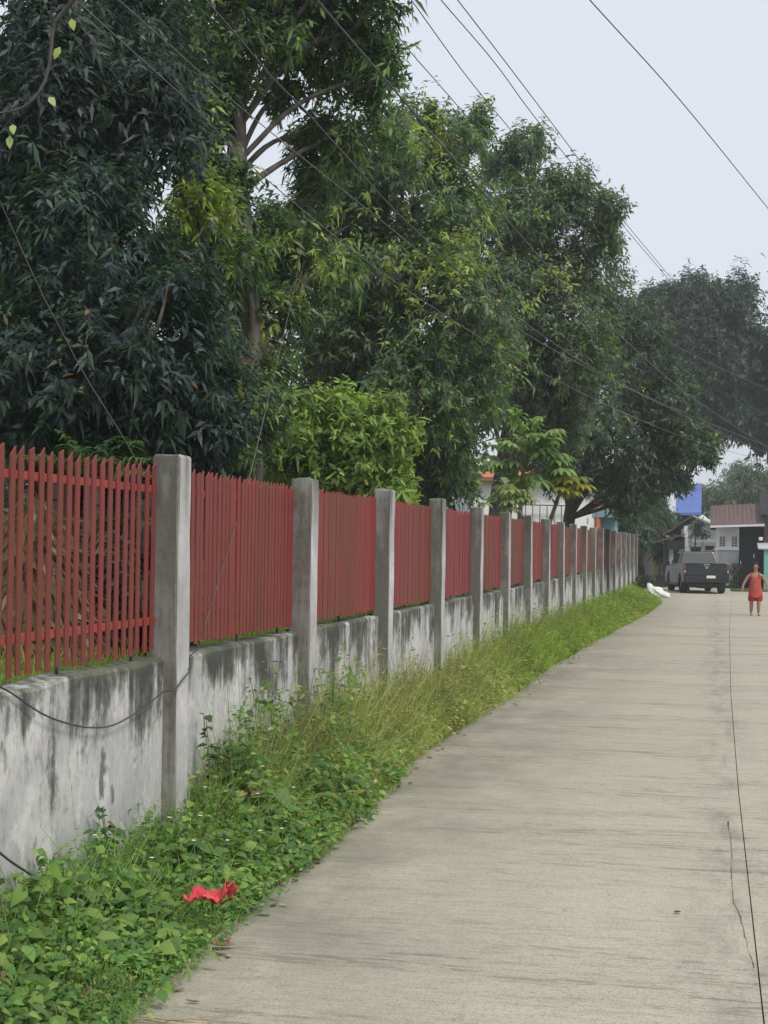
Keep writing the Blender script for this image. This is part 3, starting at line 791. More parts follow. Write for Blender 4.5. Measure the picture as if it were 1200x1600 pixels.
papaya('papaya_plant', 'low papaya plant with yellowing leaves beside the tall green one', (-2.95 - .5, 31.0, .95), spray([(-2.85,30.2,3.25,.3),(-2.65,30.2,3.1,.25)], 8), [(0.42, 0.38, 0.06), (0.34, 0.34, 0.07), (0.20, 0.24, 0.07)], .34)
papaya('papaya_plant', 'pale-leaved young papaya plant in front of the white house wall', (-4.0, 29.0, .95), spray([(-3.9,29,2.9,.3),(-3.5,29,2.8,.26)], 8), [(0.32, 0.36, 0.18), (0.24, 0.31, 0.13)], .30)

# ------------------------------------------------------------------ houses at the end of the road
def wbox(name, mat, root, x0, x1, y0, y1, z0, z1, bevel=0.0):
    bx_, by_, bz_ = root.location
    return box(name, (x0 - bx_, x1 - bx_, y0 - by_, y1 - by_, z0 - bz_, z1 - bz_), M[mat], root, bevel)

def poly(name, pts, thick, mat, root):
    """flat quad given in world coords, thickened downwards"""
    b = np.array(root.location)
    p = np.array(pts, float) - b
    n = unit(np.cross(p[1] - p[0], p[2] - p[0]))
    if n[2] < 0: p = p[::-1]; n = -n
    k = len(p)
    v = np.concatenate([p, p - n * thick])
    f4 = np.array([[i, i + k, (i + 1) % k + k, (i + 1) % k] for i in range(k)])
    return link(name, mesh_np(name, v, [np.array([list(range(k))]), np.array([list(range(2 * k - 1, k - 1, -1))]), f4]), M[mat], root)

# gatehouse (brown roof, white wall, two small windows)
gh = tag(empty('gatehouse', (.2, 73, 0)), 'small white gatehouse with a deep brown roof and two gridded windows', 'building')
wbox('wall', 'white', gh, .22, 1.24, 73.0, 76.0, 1.84, 2.9)
wbox('wall', 'pale', gh, .30, 1.24, 73.01, 76.0, -.1, 1.76)
wbox('ledge', 'white', gh, .12, 1.26, 72.88, 76.1, 1.76, 1.84, .01)
for x in (.32, .74, 1.10):
    wbox('pilaster', 'pale', gh, x, x + .07, 72.95, 73.008, -.05, 1.758)
wbox('plinth', 'dark', gh, .28, 1.2, 72.93, 73.0 - .055, -.05, .12)
for x in (.38, .93):
    w = wbox('window', 'glass', gh, x, x + .24, 72.975, 72.998, 1.93, 2.40)
    for zz in (1.93, 2.03, 2.13, 2.23, 2.33, 2.40):
        b_ = box('glazing_bar', (x - .02 - .2, x + .26 - .2, -.045, -.027, zz - .012, zz + .012), M['white'], w)
    for xx in (x - .02, x + .115, x + .25):
        box('glazing_bar', (xx - .01 - .2, xx + .01 - .2, -.05, -.028, 1.91, 2.42), M['white'], w)
poly('roof', [(-.05, 71.9, 2.86), (2.36, 71.9, 2.96), (2.36, 74.6, 3.98), (-.05, 74.6, 3.86)], .07, 'brown_roof', gh)
poly('roof', [(-.05, 74.62, 3.86), (2.36, 74.62, 3.98), (2.36, 77.2, 2.9), (-.05, 77.2, 2.8)], .07, 'brown_roof', gh)
poly('fascia', [(-.07, 71.84, 2.78), (2.36, 71.84, 2.88), (2.36, 71.89, 2.97), (-.07, 71.89, 2.87)], .03, 'pale', gh)
for k in range(12):
    x = .0 + k * .2
    poly('roof_rib', [(x, 71.92, 2.885 + x * .041), (x + .025, 71.92, 2.885 + x * .041), (x + .025, 74.55, 3.905 + x * .049), (x, 74.55, 3.905 + x * .049)], .03, 'brown_roof', gh)

# dark gateway beside the gatehouse
gt = tag(empty('entrance_gate', (1.8, 73.3, 0)), 'tall dark steel entrance gate right of the white gatehouse', 'gate')
wbox('backing', 'gate', gt, 1.26, 2.5, 73.6, 73.7, -.05, 2.8)
wbox('gate_leaf', 'gate', gt, 1.28, 1.84, 73.3, 73.36, .05, 2.0)
wbox('gate_leaf', 'gate', gt, 1.87, 2.44, 73.3, 73.36, .05, 2.0)
for k in range(9):
    wbox('bar', 'gate', gt, 1.31 + k * .13, 1.335 + k * .13, 73.24, 73.298, .1, 2.25)
wbox('handle', 'chrome', gt, 1.32, 1.36, 73.18, 73.238, 1.12, 1.26)
wbox('handle', 'chrome', gt, 1.91, 1.96, 73.18, 73.238, 1.42, 1.60)
wbox('post', 'dark', gt, 2.16, 2.22, 73.1, 73.18, -.05, 1.5)

# brown house at the right edge, with a small lean-to and teal wall
bh = tag(empty('brown_house', (2.4, 72, 0)), 'dark brown house front cut by the right edge above a teal wall', 'building')
wbox('wall', 'brown_roof', bh, 2.36, 9, 72.6, 78, 0, 3.6)
poly('roof', [(2.2, 72.0, 3.4), (9, 72.0, 3.4), (9, 75, 4.5), (2.2, 75, 4.5)], .08, 'dark', bh)
poly('lean_to_roof', [(2.05, 70.3, 1.86), (9, 70.3, 1.86), (9, 72.5, 2.12), (2.05, 72.5, 2.12)], .05, 'pale', bh)
lamp = wbox('wall_lamp', 'white', bh, 2.12, 2.30, 72.3, 72.5, 2.22, 2.38, .03)
wbox('lamp_bracket', 'dark', bh, 2.28, 2.358, 72.38, 72.42, 2.38, 2.43)
tw = tag(empty('teal_wall', (2.4, 70.4, 0)), 'teal painted low wall at the right picture edge', 'wall')
wbox('wall', 'teal', tw, 2.3, 9, 70.4, 70.55, -.05, 1.78)
wbox('coping', 'pale', tw, 2.28, 9, 70.37, 70.58, 1.783, 1.83)
pl = tag(empty('climbing_plant', (1.12, 72.9, 0)), 'leafy plant growing against the gatehouse wall beside the gate', 'plant')
n = 420
pp = np.stack([rng.normal(0, .13, n), rng.normal(0, .08, n), rng.random(n) * 1.15], 1)
v_, f_, c_ = leaves(pp, rng.normal(size=(n, 3)), unit(rng.normal(size=(n, 3)) + np.array([0, -1, .6])), rng.uniform(.08, .16, n), rng.uniform(.05, .09, n), .3, np.array([(0.10, 0.13, 0.06)]) * rng.uniform(.6, 1.5, (n, 1)), False)
link('foliage', mesh_np('foliage', v_, f_, c_), M['leaf_soft'], pl)
tube('stem', [(0, 0, 0), (.03, .02, .5), (0, .02, 1.0)], (.03, .012), M['bark'], pl)

# white house with carport left of it
wh = tag(empty('white_house', (-1.2, 79, 0)), 'white house with a gabled brown roof behind the pickup truck', 'building')
wbox('wall', 'white', wh, -1.5, .6, 80.0, 86, -.1, 2.75)
poly('gable', [(-1.52, 79.98, 2.74), (.62, 79.98, 2.74), (-.45, 79.98, 3.55)], .2, 'white', wh)
poly('roof', [(-2.35, 79.4, 2.55), (-.95, 79.4, 3.52), (-.95, 87, 3.52), (-2.35, 87, 2.55)], .08, 'brown_roof', wh)
poly('roof', [(-.94, 79.4, 3.52), (.9, 79.4, 2.75), (.9, 87, 2.75), (-.94, 87, 3.52)], .08, 'pale', wh)
wbox('corner_column', 'white', wh, -1.36, -1.16, 79.2, 79.4, -.1, 2.95)
wbox('beam', 'pale', wh, -1.1, .5, 79.3, 79.5, 2.15, 2.3)
wbox('door', 'gate', wh, -.3, .15, 79.94, 79.995, 0, 1.95)
wbox('window', 'glass', wh, -1.0, -.5, 79.95, 79.995, .9, 1.9)
wbox('awning', 'orange', wh, -.28, .1, 79.3, 79.6, 1.55, 1.75)
cp = tag(empty('carport', (-2.2, 76, 0)), 'brown-roofed open carport standing left of the pickup truck', 'carport')
poly('roof', [(-2.78, 75.6, 2.10), (-1.28, 75.6, 2.52), (-1.28, 79.0, 2.55), (-2.78, 79.0, 2.13)], .07, 'brown_roof', cp)
wbox('fascia', 'dark', cp, -2.1, -1.27, 75.66, 75.72, 1.75, 2.18)
wbox('post', 'dark', cp, -2.28, -2.12, 75.75, 75.9, -.1, 2.2)
wbox('column', 'white', cp, -2.06, -1.84, 77.4, 77.6, -.1, 2.3)
wbox('back_panel', 'dark', cp, -1.82, -1.3, 78.7, 78.8, -.1, 2.4)
bl = tag(empty('blue_roofed_house', (-1.5, 91, 0)), 'house with a bright blue sheet roof showing between the trees', 'building')
wbox('wall', 'dark', bl, -2.0, -.8, 91.5, 97, -.1, 3.8)
poly('roof', [(-2.05, 90.5, 3.85), (-.58, 90.5, 3.88), (-.58, 93, 5.65), (-2.05, 93, 5.65)], .08, 'blue', bl)
poly('roof', [(-2.05, 93.02, 5.65), (-.58, 93.02, 5.65), (-.58, 97.5, 3.88), (-2.05, 97.5, 3.85)], .08, 'blue', bl)
wbox('gutter', 'blue', bl, -2.05, -.56, 90.4, 90.48, 3.72, 3.84)
yw = tag(empty('garden_wall', (-3.4, 86, 0)), 'pale garden wall with yellow columns past the last wall post', 'wall')
wbox('wall', 'pale', yw, -9, -2.3, 86.1, 86.3, -.1, 1.78)
for x in (-3.95, -3.1, -4.8, -5.7):
    wbox('column', 'yellow', yw, x, x + .26, 85.9, 86.098, -.1, 1.82)
tr_ = tag(empty('timber_post', (-3.62, 83.5, 0)), 'weathered brown timber post before the pale garden wall', 'post')
tube('shaft', [(0, 0, -.1), (.03, 0, .8), (.0, 0, 1.9)], (.13, .09), M['bark'], tr_)
bn = tag(empty('bin', (-2.28, 72.2, 0)), 'square dark bin standing at the kerb left of the truck', 'bin')
box('body', (-.2, .2, -.2, .2, .0, .5), M['dark'], bn, .02)
box('lid', (-.23, .23, -.23, .23, .503, .56), M['carplastic'], bn, .015)

# big white house behind the trees
bw = tag(empty('villa', (-6.5, 60, .9), R(0)), 'white-walled house with orange roof edge behind the papaya plants', 'building')
wbox('wall', 'white', bw, -9.4, -4.25, 60, 63.5, .9, 4.45)
poly('roof', [(-9.8, 59.5, 4.45), (-4.0, 59.5, 4.45), (-4.4, 61.7, 5.0), (-9.4, 61.7, 5.0)], .14, 'orange', bw)
poly('roof', [(-9.4, 61.72, 5.0), (-4.4, 61.72, 5.0), (-4.0, 63.9, 4.45), (-9.8, 63.9, 4.45)], .14, 'orange', bw)
wbox('pillar', 'orange', bw, -4.23, -4.05, 59.9, 60.2, .9, 4.25)
for k in range(7):
    wbox('railing_bar', 'gate', bw, -7.3 + k * .3, -7.275 + k * .3, 59.7, 59.73, 2.2, 3.4)
wbox('railing', 'gate', bw, -7.4, -5.4, 59.69, 59.74, 3.4, 3.44)
bw.rotation_euler.z = R(28)
lb_ = tag(empty('blue_shed', (-4.6, 61, .9)), 'light blue shed with a flat canopy beside the white-walled house', 'shed')
wbox('wall', 'ltblue', lb_, -5.3, -3.75, 61.6, 63.4, .9, 2.97)
wbox('canopy', 'ltblue', lb_, -4.85, -3.55, 61.0, 63.5, 2.98, 3.38, .03)
wbox('canopy', 'ltblue', lb_, -5.65, -4.75, 60.9, 62.5, 2.72, 2.975, .02)

# ------------------------------------------------------------------ pickup truck
def prism(name, prof, x0, x1, mat, parent, bevel=.0, inset=0.0):
    """side profile (y,z) extruded across x"""
    bm = bmesh.new()
    a = [bm.verts.new((x0, y, z)) for y, z in prof]; b = [bm.verts.new((x1, y, z)) for y, z in prof]
    bm.faces.new(a[::-1]); bm.faces.new(b)
    k = len(prof)
    for q in range(k):
        bm.faces.new((a[q], a[(q + 1) % k], b[(q + 1) % k], b[q]))
    bmesh.ops.recalc_face_normals(bm, faces=bm.faces)
    if bevel:
        ed = [e for e in bm.edges if len(e.link_faces) == 2 and e.calc_face_angle(0) > .35]
        bmesh.ops.bevel(bm, geom=ed, offset=bevel, segments=3, affect='EDGES', profile=.55)
    bmesh.ops.triangulate(bm, faces=[f for f in bm.faces if len(f.verts) > 4])
    me = bpy.data.meshes.new(name); bm.to_mesh(me); bm.free()
    return link(name, me, mat, parent)

tk = tag(empty('pickup_truck', (-.36, 64.36, -.005), R(10)), 'dark grey pickup truck parked at the end of the road', 'truck')
def arch(yc, r=.44, z0=.42, n=9):
    return [(yc + r * math.cos(a), max(.40, .40 + r * math.sin(a))) for a in np.linspace(0, math.pi, n)]
# y: 0 at rear axle, forward +; wheelbase 3.1
prof = [(-1.02, .52), (-1.02, 1.20), (.75, 1.20), (.78, 1.14), (2.75, 1.13), (3.0, 1.12), (3.85, 1.02), (4.02, .92), (4.06, .5), (3.9, .38)] + arch(3.1) + [(2.6, .38), (.5, .38)] + arch(0) + [(-.5, .45)]
body = prism('body', prof, -.91, .91, M['carpaint'], tk, .03)
# bed opening: dark recessed tub top
box('bed_liner', (-.74, .74, -.93, .68, 1.192, 1.205), M['carplastic'], tk)
# cab greenhouse
bm = bmesh.new()
lo = [(-.86, .78, 1.11), (.86, .78, 1.11), (.86, 2.95, 1.11), (-.86, 2.95, 1.11)]
hi = [(-.66, 1.02, 1.70), (.66, 1.02, 1.70), (.66, 2.15, 1.70), (-.66, 2.15, 1.70)]
vv = [bm.verts.new(p) for p in lo + hi]
for f in ((3, 2, 1, 0), (4, 5, 6, 7), (0, 1, 5, 4), (1, 2, 6, 5), (2, 3, 7, 6), (3, 0, 4, 7)):
    bm.faces.new([vv[q] for q in f])
bmesh.ops.bevel(bm, geom=list(bm.edges), offset=.07, segments=3, affect='EDGES', profile=.6)
me = bpy.data.meshes.new('cab'); bm.to_mesh(me); bm.free()
link('cab', me, M['carpaint'], tk)
def quadplate(name, pts, mat, parent, thick=.012):
    p = np.array(pts, float); n = unit(np.cross(p[1] - p[0], p[2] - p[0]))
    v = np.concatenate([p + n * thick, p - n * thick])
    f = np.array([[0, 1, 2, 3], [7, 6, 5, 4], [0, 4, 5, 1], [1, 5, 6, 2], [2, 6, 7, 3], [3, 7, 4, 0]])
    return link(name, mesh_np(name, v, [f]), mat, parent)
def onface(x, t, y0=.78, y1=1.02):   # rear glass plane
    return (x * (1 - .2 * t), y0 + (y1 - y0) * t - .004, 1.11 + .59 * t)
M['carglass'] = plain('tinted_car_glass', (0.035, 0.04, 0.042), .06, 1.0, var=.1)
M['carglass'].node_tree.nodes['Principled BSDF'].inputs['IOR'].default_value = 1.6
M['carpaint'].node_tree.nodes['Principled BSDF'].inputs['Coat Weight'].default_value = .25
M['carpaint'].node_tree.nodes['Principled BSDF'].inputs['Coat Roughness'].default_value = .08
quadplate('rear_window', [onface(-.74, .16), onface(.74, .16), onface(.74, .86), onface(-.74, .86)], M['carglass'], tk, .02)
for s in (-1, 1):
    sx = lambda t: s * (.865 - .2 * t)
    for (ya, yb, yc2, yd) in ((.98, 1.80, 1.76, 1.12), (1.88, 2.72, 2.10, 1.84)):
        quadplate('side_window', [(sx(.15), ya, 1.2), (sx(.15), yb, 1.2), (sx(.84), yc2, 1.61), (sx(.84), yd, 1.61)], M['carglass'], tk, .02)
    d = box('door', (min(s * .905, s * .918), max(s * .905, s * .918), 1.86, 2.72, .52, 1.10), M['carpaint'], tk, .004)
    box('handle', (min(s * .918, s * .94), max(s * .918, s * .94), 1.92, 2.08, .95, .98), M['chrome'], d, .004)
    d = box('door', (min(s * .905, s * .918), max(s * .905, s * .918), .86, 1.83, .52, 1.10), M['carpaint'], tk, .004)
    box('handle', (min(s * .918, s * .94), max(s * .918, s * .94), .92, 1.08, .95, .98), M['chrome'], d, .004)
    mr = box('wing_mirror', (min(s * .93, s * 1.12), max(s * .93, s * 1.12), 2.55, 2.68, 1.10, 1.28), M['carplastic'], tk, .03)
    box('roof_rail', (s * .60 - .02, s * .60 + .02, 1.05, 2.1, 1.735, 1.775), M['chrome'], tk, .01)
    for yr in (1.1, 2.04):
        box('rail_foot', (s * .60 - .015, s * .60 + .015, yr - .03, yr + .03, 1.69, 1.737), M['carplastic'], tk)
    box('sill_step', (min(s * .86, s * .96), max(s * .86, s * .96), .55, 2.55, .30, .37), M['carplastic'], tk, .015)
    tl = box('tail_light', (min(s * .80, s * .925), max(s * .80, s * .925), -1.045, -.86, .80, 1.15), M['redlens'], tk, .02)
    box('reflector', (min(s * .82, s * .90), max(s * .82, s * .90), -1.052, -1.042, .86, .93), M['chrome'], tl)
    box('mud_flap', (s * .72 - .14, s * .72 + .14, -.50, -.48, .12, .48), M['carplastic'], tk)
    for yw_ in (0, 3.1):
        w = empty('wheel', (s * .78, yw_, .38)); w.parent = tk
        v, f = [], []
        prof_ = [(-.12, .22), (-.12, .34), (-.09, .38), (.09, .38), (.12, .34), (.12, .22)]
        nseg = 28
        for (dx, rr_) in prof_:
            a = np.linspace(0, 2 * np.pi, nseg, endpoint=False)
            v.append(np.stack([np.full(nseg, dx), np.cos(a) * rr_, np.sin(a) * rr_], 1))
        v = np.concatenate(v)
        i = (np.arange(len(prof_) - 1)[:, None] * nseg); j = np.arange(nseg)[None]
        F4 = np.stack([i + j, i + (j + 1) % nseg, i + nseg + (j + 1) % nseg, i + nseg + j], -1).reshape(-1, 4)
        link('tyre', mesh_np('tyre', v, [F4], smooth=True), M['rubber'], w)
        bm = bmesh.new()
        bmesh.ops.create_cone(bm, cap_ends=True, segments=28, radius1=.225, radius2=.225, depth=.16, matrix=Matrix.Rotation(R(90), 4, 'Y'))
        for k in range(6):
            m_ = Matrix.Translation((s * .085, 0, 0)) @ Matrix.Rotation(k * math.pi / 3, 4, 'X')
            q = bmesh.ops.create_cube(bm, size=1)['verts']
            bmesh.ops.transform(bm, matrix=m_ @ Matrix.Translation((0, .11, 0)) @ Matrix.Diagonal((.02, .2, .05, 1)), verts=q)
        me = bpy.data.meshes.new('rim'); bm.to_mesh(me); bm.free()
        link('rim', me, M['chrome'], w)
tg = box('tailgate', (-.79, .79, -1.06, -1.03, .74, 1.22), M['carpaint'], tk, .012)
box('tailgate_lip', (-.78, .78, -1.085, -1.0, 1.185, 1.235), M['carplastic'], tg, .012)
box('tailgate_crease', (-.74, .74, -1.07, -1.06, .97, 1.03), M['carpaint'], tg, .004)
box('handle', (-.11, .11, -1.10, -1.086, 1.16, 1.20), M['chrome'], tg, .006)
# winged badge under the handle
bm = bmesh.new()
for pts in ([(-.10, 1.12), (-.02, 1.07), (-.02, 1.10), (-.09, 1.145)], [(.10, 1.12), (.09, 1.145), (.02, 1.10), (.02, 1.07)], [(-.05, 1.06), (.0, .98), (.05, 1.06), (.0, 1.10)]):
    fr = [bm.verts.new((x, -1.082, z)) for x, z in pts]; bk = [bm.verts.new((x, -1.061, z)) for x, z in pts]
    bm.faces.new(fr); bm.faces.new(bk[::-1])
    for q in range(len(pts)):
        bm.faces.new((fr[q], bk[q], bk[(q + 1) % len(pts)], fr[(q + 1) % len(pts)]))
bmesh.ops.recalc_face_normals(bm, faces=bm.faces)
me = bpy.data.meshes.new('badge'); bm.to_mesh(me); bm.free()
link('badge', me, M['chrome'], tg)
bp_ = box('rear_bumper', (-.88, .88, -1.18, -1.0, .44, .70), M['carplastic'], tk, .03)
box('number_plate', (-.02, .34, -1.197, -1.184, .63, .74), M['plate'], bp_, .003)
box('underbody', (-.7, .7, -.9, 3.6, .26, .40), M['carplastic'], tk)
box('spare_wheel_carrier', (-.3, .3, -.85, -.35, .22, .28), M['rubber'], tk, .03)

# ------------------------------------------------------------------ person
def skin_body(name, joints, edges, mat, parent, sub=2):
    me = bpy.data.meshes.new(name)
    me.from_pydata([j[0] for j in joints], edges, [])
    o = bpy.data.objects.new(name, me); COL.objects.link(o)
    md = o.modifiers.new('s', 'SKIN'); md.use_smooth_shade = True
    o.modifiers.new('u', 'SUBSURF').levels = sub
    sv_ = me.skin_vertices[0].data
    for k, j in enumerate(joints):
        r_ = j[1]; sv_[k].radius = r_ if isinstance(r_, tuple) else (r_, r_)
    sv_[0].use_root = True
    dg = bpy.context.evaluated_depsgraph_get()
    m2 = bpy.data.meshes.new_from_object(o.evaluated_get(dg))
    bpy.data.objects.remove(o); bpy.data.meshes.remove(me)
    m2.name = name
    return link(name, m2, mat, parent)

pr = tag(empty('person', (1.2, 43.6, 0), R(180)), 'person in a red sleeveless top and red shorts walking toward the camera', 'person')
# local: +Y is the facing direction (turned to the camera)
J = [((0, 0, .72), (.125, .10)), ((0, 0, .92), (.125, .10)), ((0, -.01, 1.08), (.13, .09)), ((0, -.01, 1.17), (.06, .055)), ((0, .0, 1.225), (.048, .048)), ((0, .015, 1.285), (.066, .078)), ((0, .015, 1.37), (.075, .088)), ((0, .005, 1.425), (.045, .05)),
     ((-.085, 0, .62), .085), ((-.09, .05, .37), .058), ((-.09, .02, .2), .052), ((-.09, -.01, .07), .034), ((-.095, .02, .03), (.036, .028)), ((-.10, .12, .022), (.034, .018)),
     ((.085, 0, .62), .085), ((.10, -.02, .37), .058), ((.105, -.07, .2), .052), ((.11, -.10, .08), .034), ((.11, -.07, .035), (.036, .028)), ((.115, .03, .022), (.034, .018)),
     ((-.165, -.01, 1.12), .052), ((-.25, -.01, .98), .044), ((-.315, .03, .84), .034), ((-.335, .05, .77), (.026, .032)),
     ((.165, -.01, 1.12), .052), ((.26, .0, .97), .044), ((.335, .03, .82), .034), ((.35, .05, .75), (.026, .032))]
Ed = [(0, 1), (1, 2), (2, 3), (3, 4), (4, 5), (5, 6), (6, 7), (0, 8), (8, 9), (9, 10), (10, 11), (11, 12), (12, 13), (0, 14), (14, 15), (15, 16), (16, 17), (17, 18), (18, 19), (2, 20), (20, 21), (21, 22), (22, 23), (2, 24), (24, 25), (25, 26), (26, 27)]
for s, hb in ((-1, (-.342, .055, .735)), (1, (.358, .055, .715))):
    root_i = 23 if s < 0 else 27
    for k, (dx, dy, dz) in enumerate(((-.024, .02, -.055), (-.008, .03, -.068), (.008, .028, -.066), (.022, .015, -.052))):
        J.append(((hb[0] + dx * .9, hb[1] + dy * .5, hb[2] + dz * .45), .009)); Ed.append((root_i, len(J) - 1))
        J.append(((hb[0] + dx, hb[1] + dy + .012, hb[2] + dz), .007)); Ed.append((len(J) - 2, len(J) - 1))
    J.append(((hb[0] - s * .03, hb[1] + .035, hb[2] + .005), .010)); Ed.append((root_i, len(J) - 1))
    J.append(((hb[0] - s * .035, hb[1] + .05, hb[2] - .025), .008)); Ed.append((len(J) - 2, len(J) - 1))
pbody = skin_body('body', J, Ed, M['skin'], pr)
def loft(name, rings, mat, parent, n=28, wob=0.0):
    v = []
    for (cx_, cy_, z, rx, ry) in rings:
        a = np.linspace(0, 2 * np.pi, n, endpoint=False)
        w = 1 + wob * np.sin(a * 7 + z * 9)
        v.append(np.stack([cx_ + np.cos(a) * rx * w, cy_ + np.sin(a) * ry * w, np.full(n, z)], 1))
    v = np.concatenate(v); m = len(rings)
    i = np.arange(m - 1)[:, None] * n; j = np.arange(n)[None]
    F4 = np.stack([i + j, i + (j + 1) % n, i + n + (j + 1) % n, i + n + j], -1).reshape(-1, 4)
    return link(name, mesh_np(name, v, [F4], smooth=True), mat, parent)
top_ = loft('top', [(0, 0, .50, .19, .15), (0, 0, .53, .195, .155), (0, 0, .70, .175, .145), (0, 0, .88, .15, .13), (0, .0, 1.0, .152, .125), (0, 0, 1.06, .146, .112), (0, .0, 1.075, .14, .105)], M['redcloth'], pr, wob=.035)
for s in (-1, 1):
    tube('shoulder_strap', [(s * .10, .098, 1.05), (s * .105, .03, 1.178), (s * .10, -.09, 1.06)], .022, M['redcloth'], top_)
    loft('shorts', [(s * .09, 0, .405, .10, .115), (s * .09, 0, .43, .105, .12), (s * .085, 0, .54, .11, .14)], M['redcloth2'], pr, wob=.02)
quadplate('chest_mark', [(-.014, .158, .80), (.014, .158, .80), (.012, .150, .93), (-.012, .150, .93)], M['skin'], top_, .003)
bm = bmesh.new()
bmesh.ops.create_uvsphere(bm, u_segments=20, v_segments=14, radius=1)
for v_ in bm.verts:
    v_.co = Vector((v_.co.x * .108, v_.co.y * .118 - .016, v_.co.z * .135 + 1.345))
bmesh.ops.delete(bm, geom=[v_ for v_ in bm.verts if v_.co.y > .03 and v_.co.z < 1.405 and abs(v_.co.x) < .078], context='VERTS')
me = bpy.data.meshes.new('hair'); bm.to_mesh(me); bm.free()
link('hair', me, M['hair'], pr)
for s in (-1, 1):
    box('eye', (s * .03 - .012, s * .03 + .012, .092, .100, 1.345, 1.356), M['hair'], pbody)
    box('ear', (s * .078 - .008, s * .078 + .008, -.005, .025, 1.32, 1.365), M['skin'], pbody, .006)
    box('sandal', (s * .103 - .04, s * .103 + .04, -.01 if s < 0 else -.12, .16 if s < 0 else .07, 0, .016), M['carplastic'], pr, .006)
box('nose', (-.010, .010, .088, .116, 1.315, 1.345), M['skin'], pbody, .006)
box('mouth', (-.022, .022, .084, .094, 1.283, 1.291), M['redcloth2'], pbody)

# ------------------------------------------------------------------ overhead cables
def cable(label, pts, r=.008, mat='cable', cat='cable', name='overhead_cable'):
    p = np.array(pts, float)
    o = tube(name, p, r, M[mat], None, 5, 10)
    return tag(o, label, cat)
def span(x0, y0, z0, x1, y1, z1, sag):
    t = np.linspace(0, 1, 9)
    return [(x0 + (x1 - x0) * a, y0 + (y1 - y0) * a, z0 + (z1 - z0) * a - 4 * sag * a * (1 - a)) for a in t]
cable('pale cable crossing the dark foliage from the top left corner', [(-4.90,3.07,6.22), (-3.85,8.88,5.16), (-3.61,10.24,4.92), (-3.39,11.44,4.65), (-2.86,14.43,4.27), (-1.99,19.23,3.96), (-0.58,27.11,3.80), (1.30,37.55,3.91), (2.36,43.45,3.97)], 0.0042, 'cable_pale')
cable('pale cable running in front of the trees down to the right edge', [(-4.62,2.99,5.96), (-3.61,8.85,5.18), (-3.30,10.62,4.94), (-2.75,13.85,4.62), (-2.43,15.70,4.41), (-1.73,19.81,4.22), (0.27,31.45,4.11), (1.29,37.36,4.11), (2.31,43.27,4.11)], 0.0042, 'cable_pale')
cable('thick black cable sweeping from the top centre across the broad tree', [(-3.18,3.28,5.76), (-2.42,9.21,5.21), (-2.16,11.23,5.02), (-1.95,12.86,4.87), (-1.78,14.17,4.75), (-1.46,16.68,4.54), (-1.18,18.86,4.48), (-0.34,25.41,4.30), (1.33,38.42,4.30), (2.09,44.37,4.30)], 0.0075, 'cable')
cable('thick dark cable passing the forked limb of the open-crowned tree', [(-4.06,3.33,6.40), (-3.15,9.15,5.26), (-3.00,10.15,5.06), (-2.92,10.68,4.99), (-2.80,11.44,4.85), (-2.57,12.93,4.60), (-2.08,16.08,4.29), (-1.04,22.76,4.10), (1.31,37.90,4.30), (2.23,43.83,4.37)], 0.0065, 'cable')
cable('lowest of the thin sky cables, meeting the tree tops first', [(-5.05,18.81,10.50), (-4.75,23.80,10.50), (-4.50,27.92,10.50), (-4.16,31.77,10.50), (-2.92,45.71,10.50)], 0.009, 'cable')
cable('middle thin cable across the sky left of the ragged tree top', [(-5.35,19.86,11.20), (-4.63,25.82,11.20), (-4.19,29.46,11.20), (-3.78,34.07,11.20), (-2.58,45.14,11.20), (-1.89,51.23,11.20), (-0.77,61.17,11.20)], 0.010, 'cable')
cable('upper thin cable across the sky left of the ragged tree top', [(-4.97,19.90,11.20), (-4.35,25.86,11.20), (-3.93,29.91,11.20), (-3.32,36.06,11.20), (-2.54,44.34,11.20), (-1.86,50.43,11.20), (-0.76,60.37,11.20)], 0.010, 'cable')
cable('single cable crossing the open sky to the right edge', [(-2.52,12.95,8.20), (-1.44,17.83,8.20), (-0.47,22.18,8.20), (0.97,29.36,8.20), (1.96,34.26,8.20)], 0.0075, 'cable')
cable('cable slanting across the rounded far tree to the right edge', [(-1.87,27.59,6.30), (-1.55,29.56,6.30), (-0.60,35.41,6.30), (1.51,44.22,6.30), (2.68,49.08,6.30)], 0.009, 'cable')
cable('short cable visible in the gap under the leftmost sky cable', [(-4.08,13.50,8.00), (-3.81,17.49,8.00), (-3.73,18.82,8.00), (-3.61,20.27,8.00), (-3.37,23.26,8.00)], 0.0065, 'cable')
cable('dark cable sagging across the nearest wall panel to the first post', [(-3.06,5.2,1.30),(-3.055,5.8,1.28),(-3.07,6.28,1.20),(-3.055,6.69,1.04),(-3.055,6.98,.96),(-3.055,7.3,.90),(-3.055,7.64,.88),(-3.06,8.1,.93),(-3.045,8.30,.985),(-2.992,8.355,1.0),(-2.990,8.5,1.05),(-2.990,8.605,1.09),(-3.06,8.68,1.12),(-3.07,9.0,1.19)], .005, 'cable', name='loose_cable')
cable('dark runner stem leaning on the wall at the left edge', [(-3.0,5.9,.62),(-3.02,6.1,.55),(-3.03,6.35,.42),(-3.0,6.6,.28),(-2.95,6.75,.15)], .006, 'cable', 'stem', 'dry_runner')
cable('thin pale string hanging from the trees across the second red panel', [(-4.62,17.,5.46),(-4.43,16.,4.64),(-4.12,14.5,3.91),(-3.37,11.,2.36),(-3.10,9.73,1.88),(-3.09,9.16,1.31)], .004, 'vine', 'string', 'string')
cable('thin vine slanting down the dark tree at the left edge', [(-5.25,10.6,4.4),(-5.0,10.8,3.75),(-4.85,10.9,3.42),(-4.7,11.0,3.1),(-4.4,11.1,2.6),(-4.2,11.2,2.2)], .004, 'vine', 'vine', 'vine')

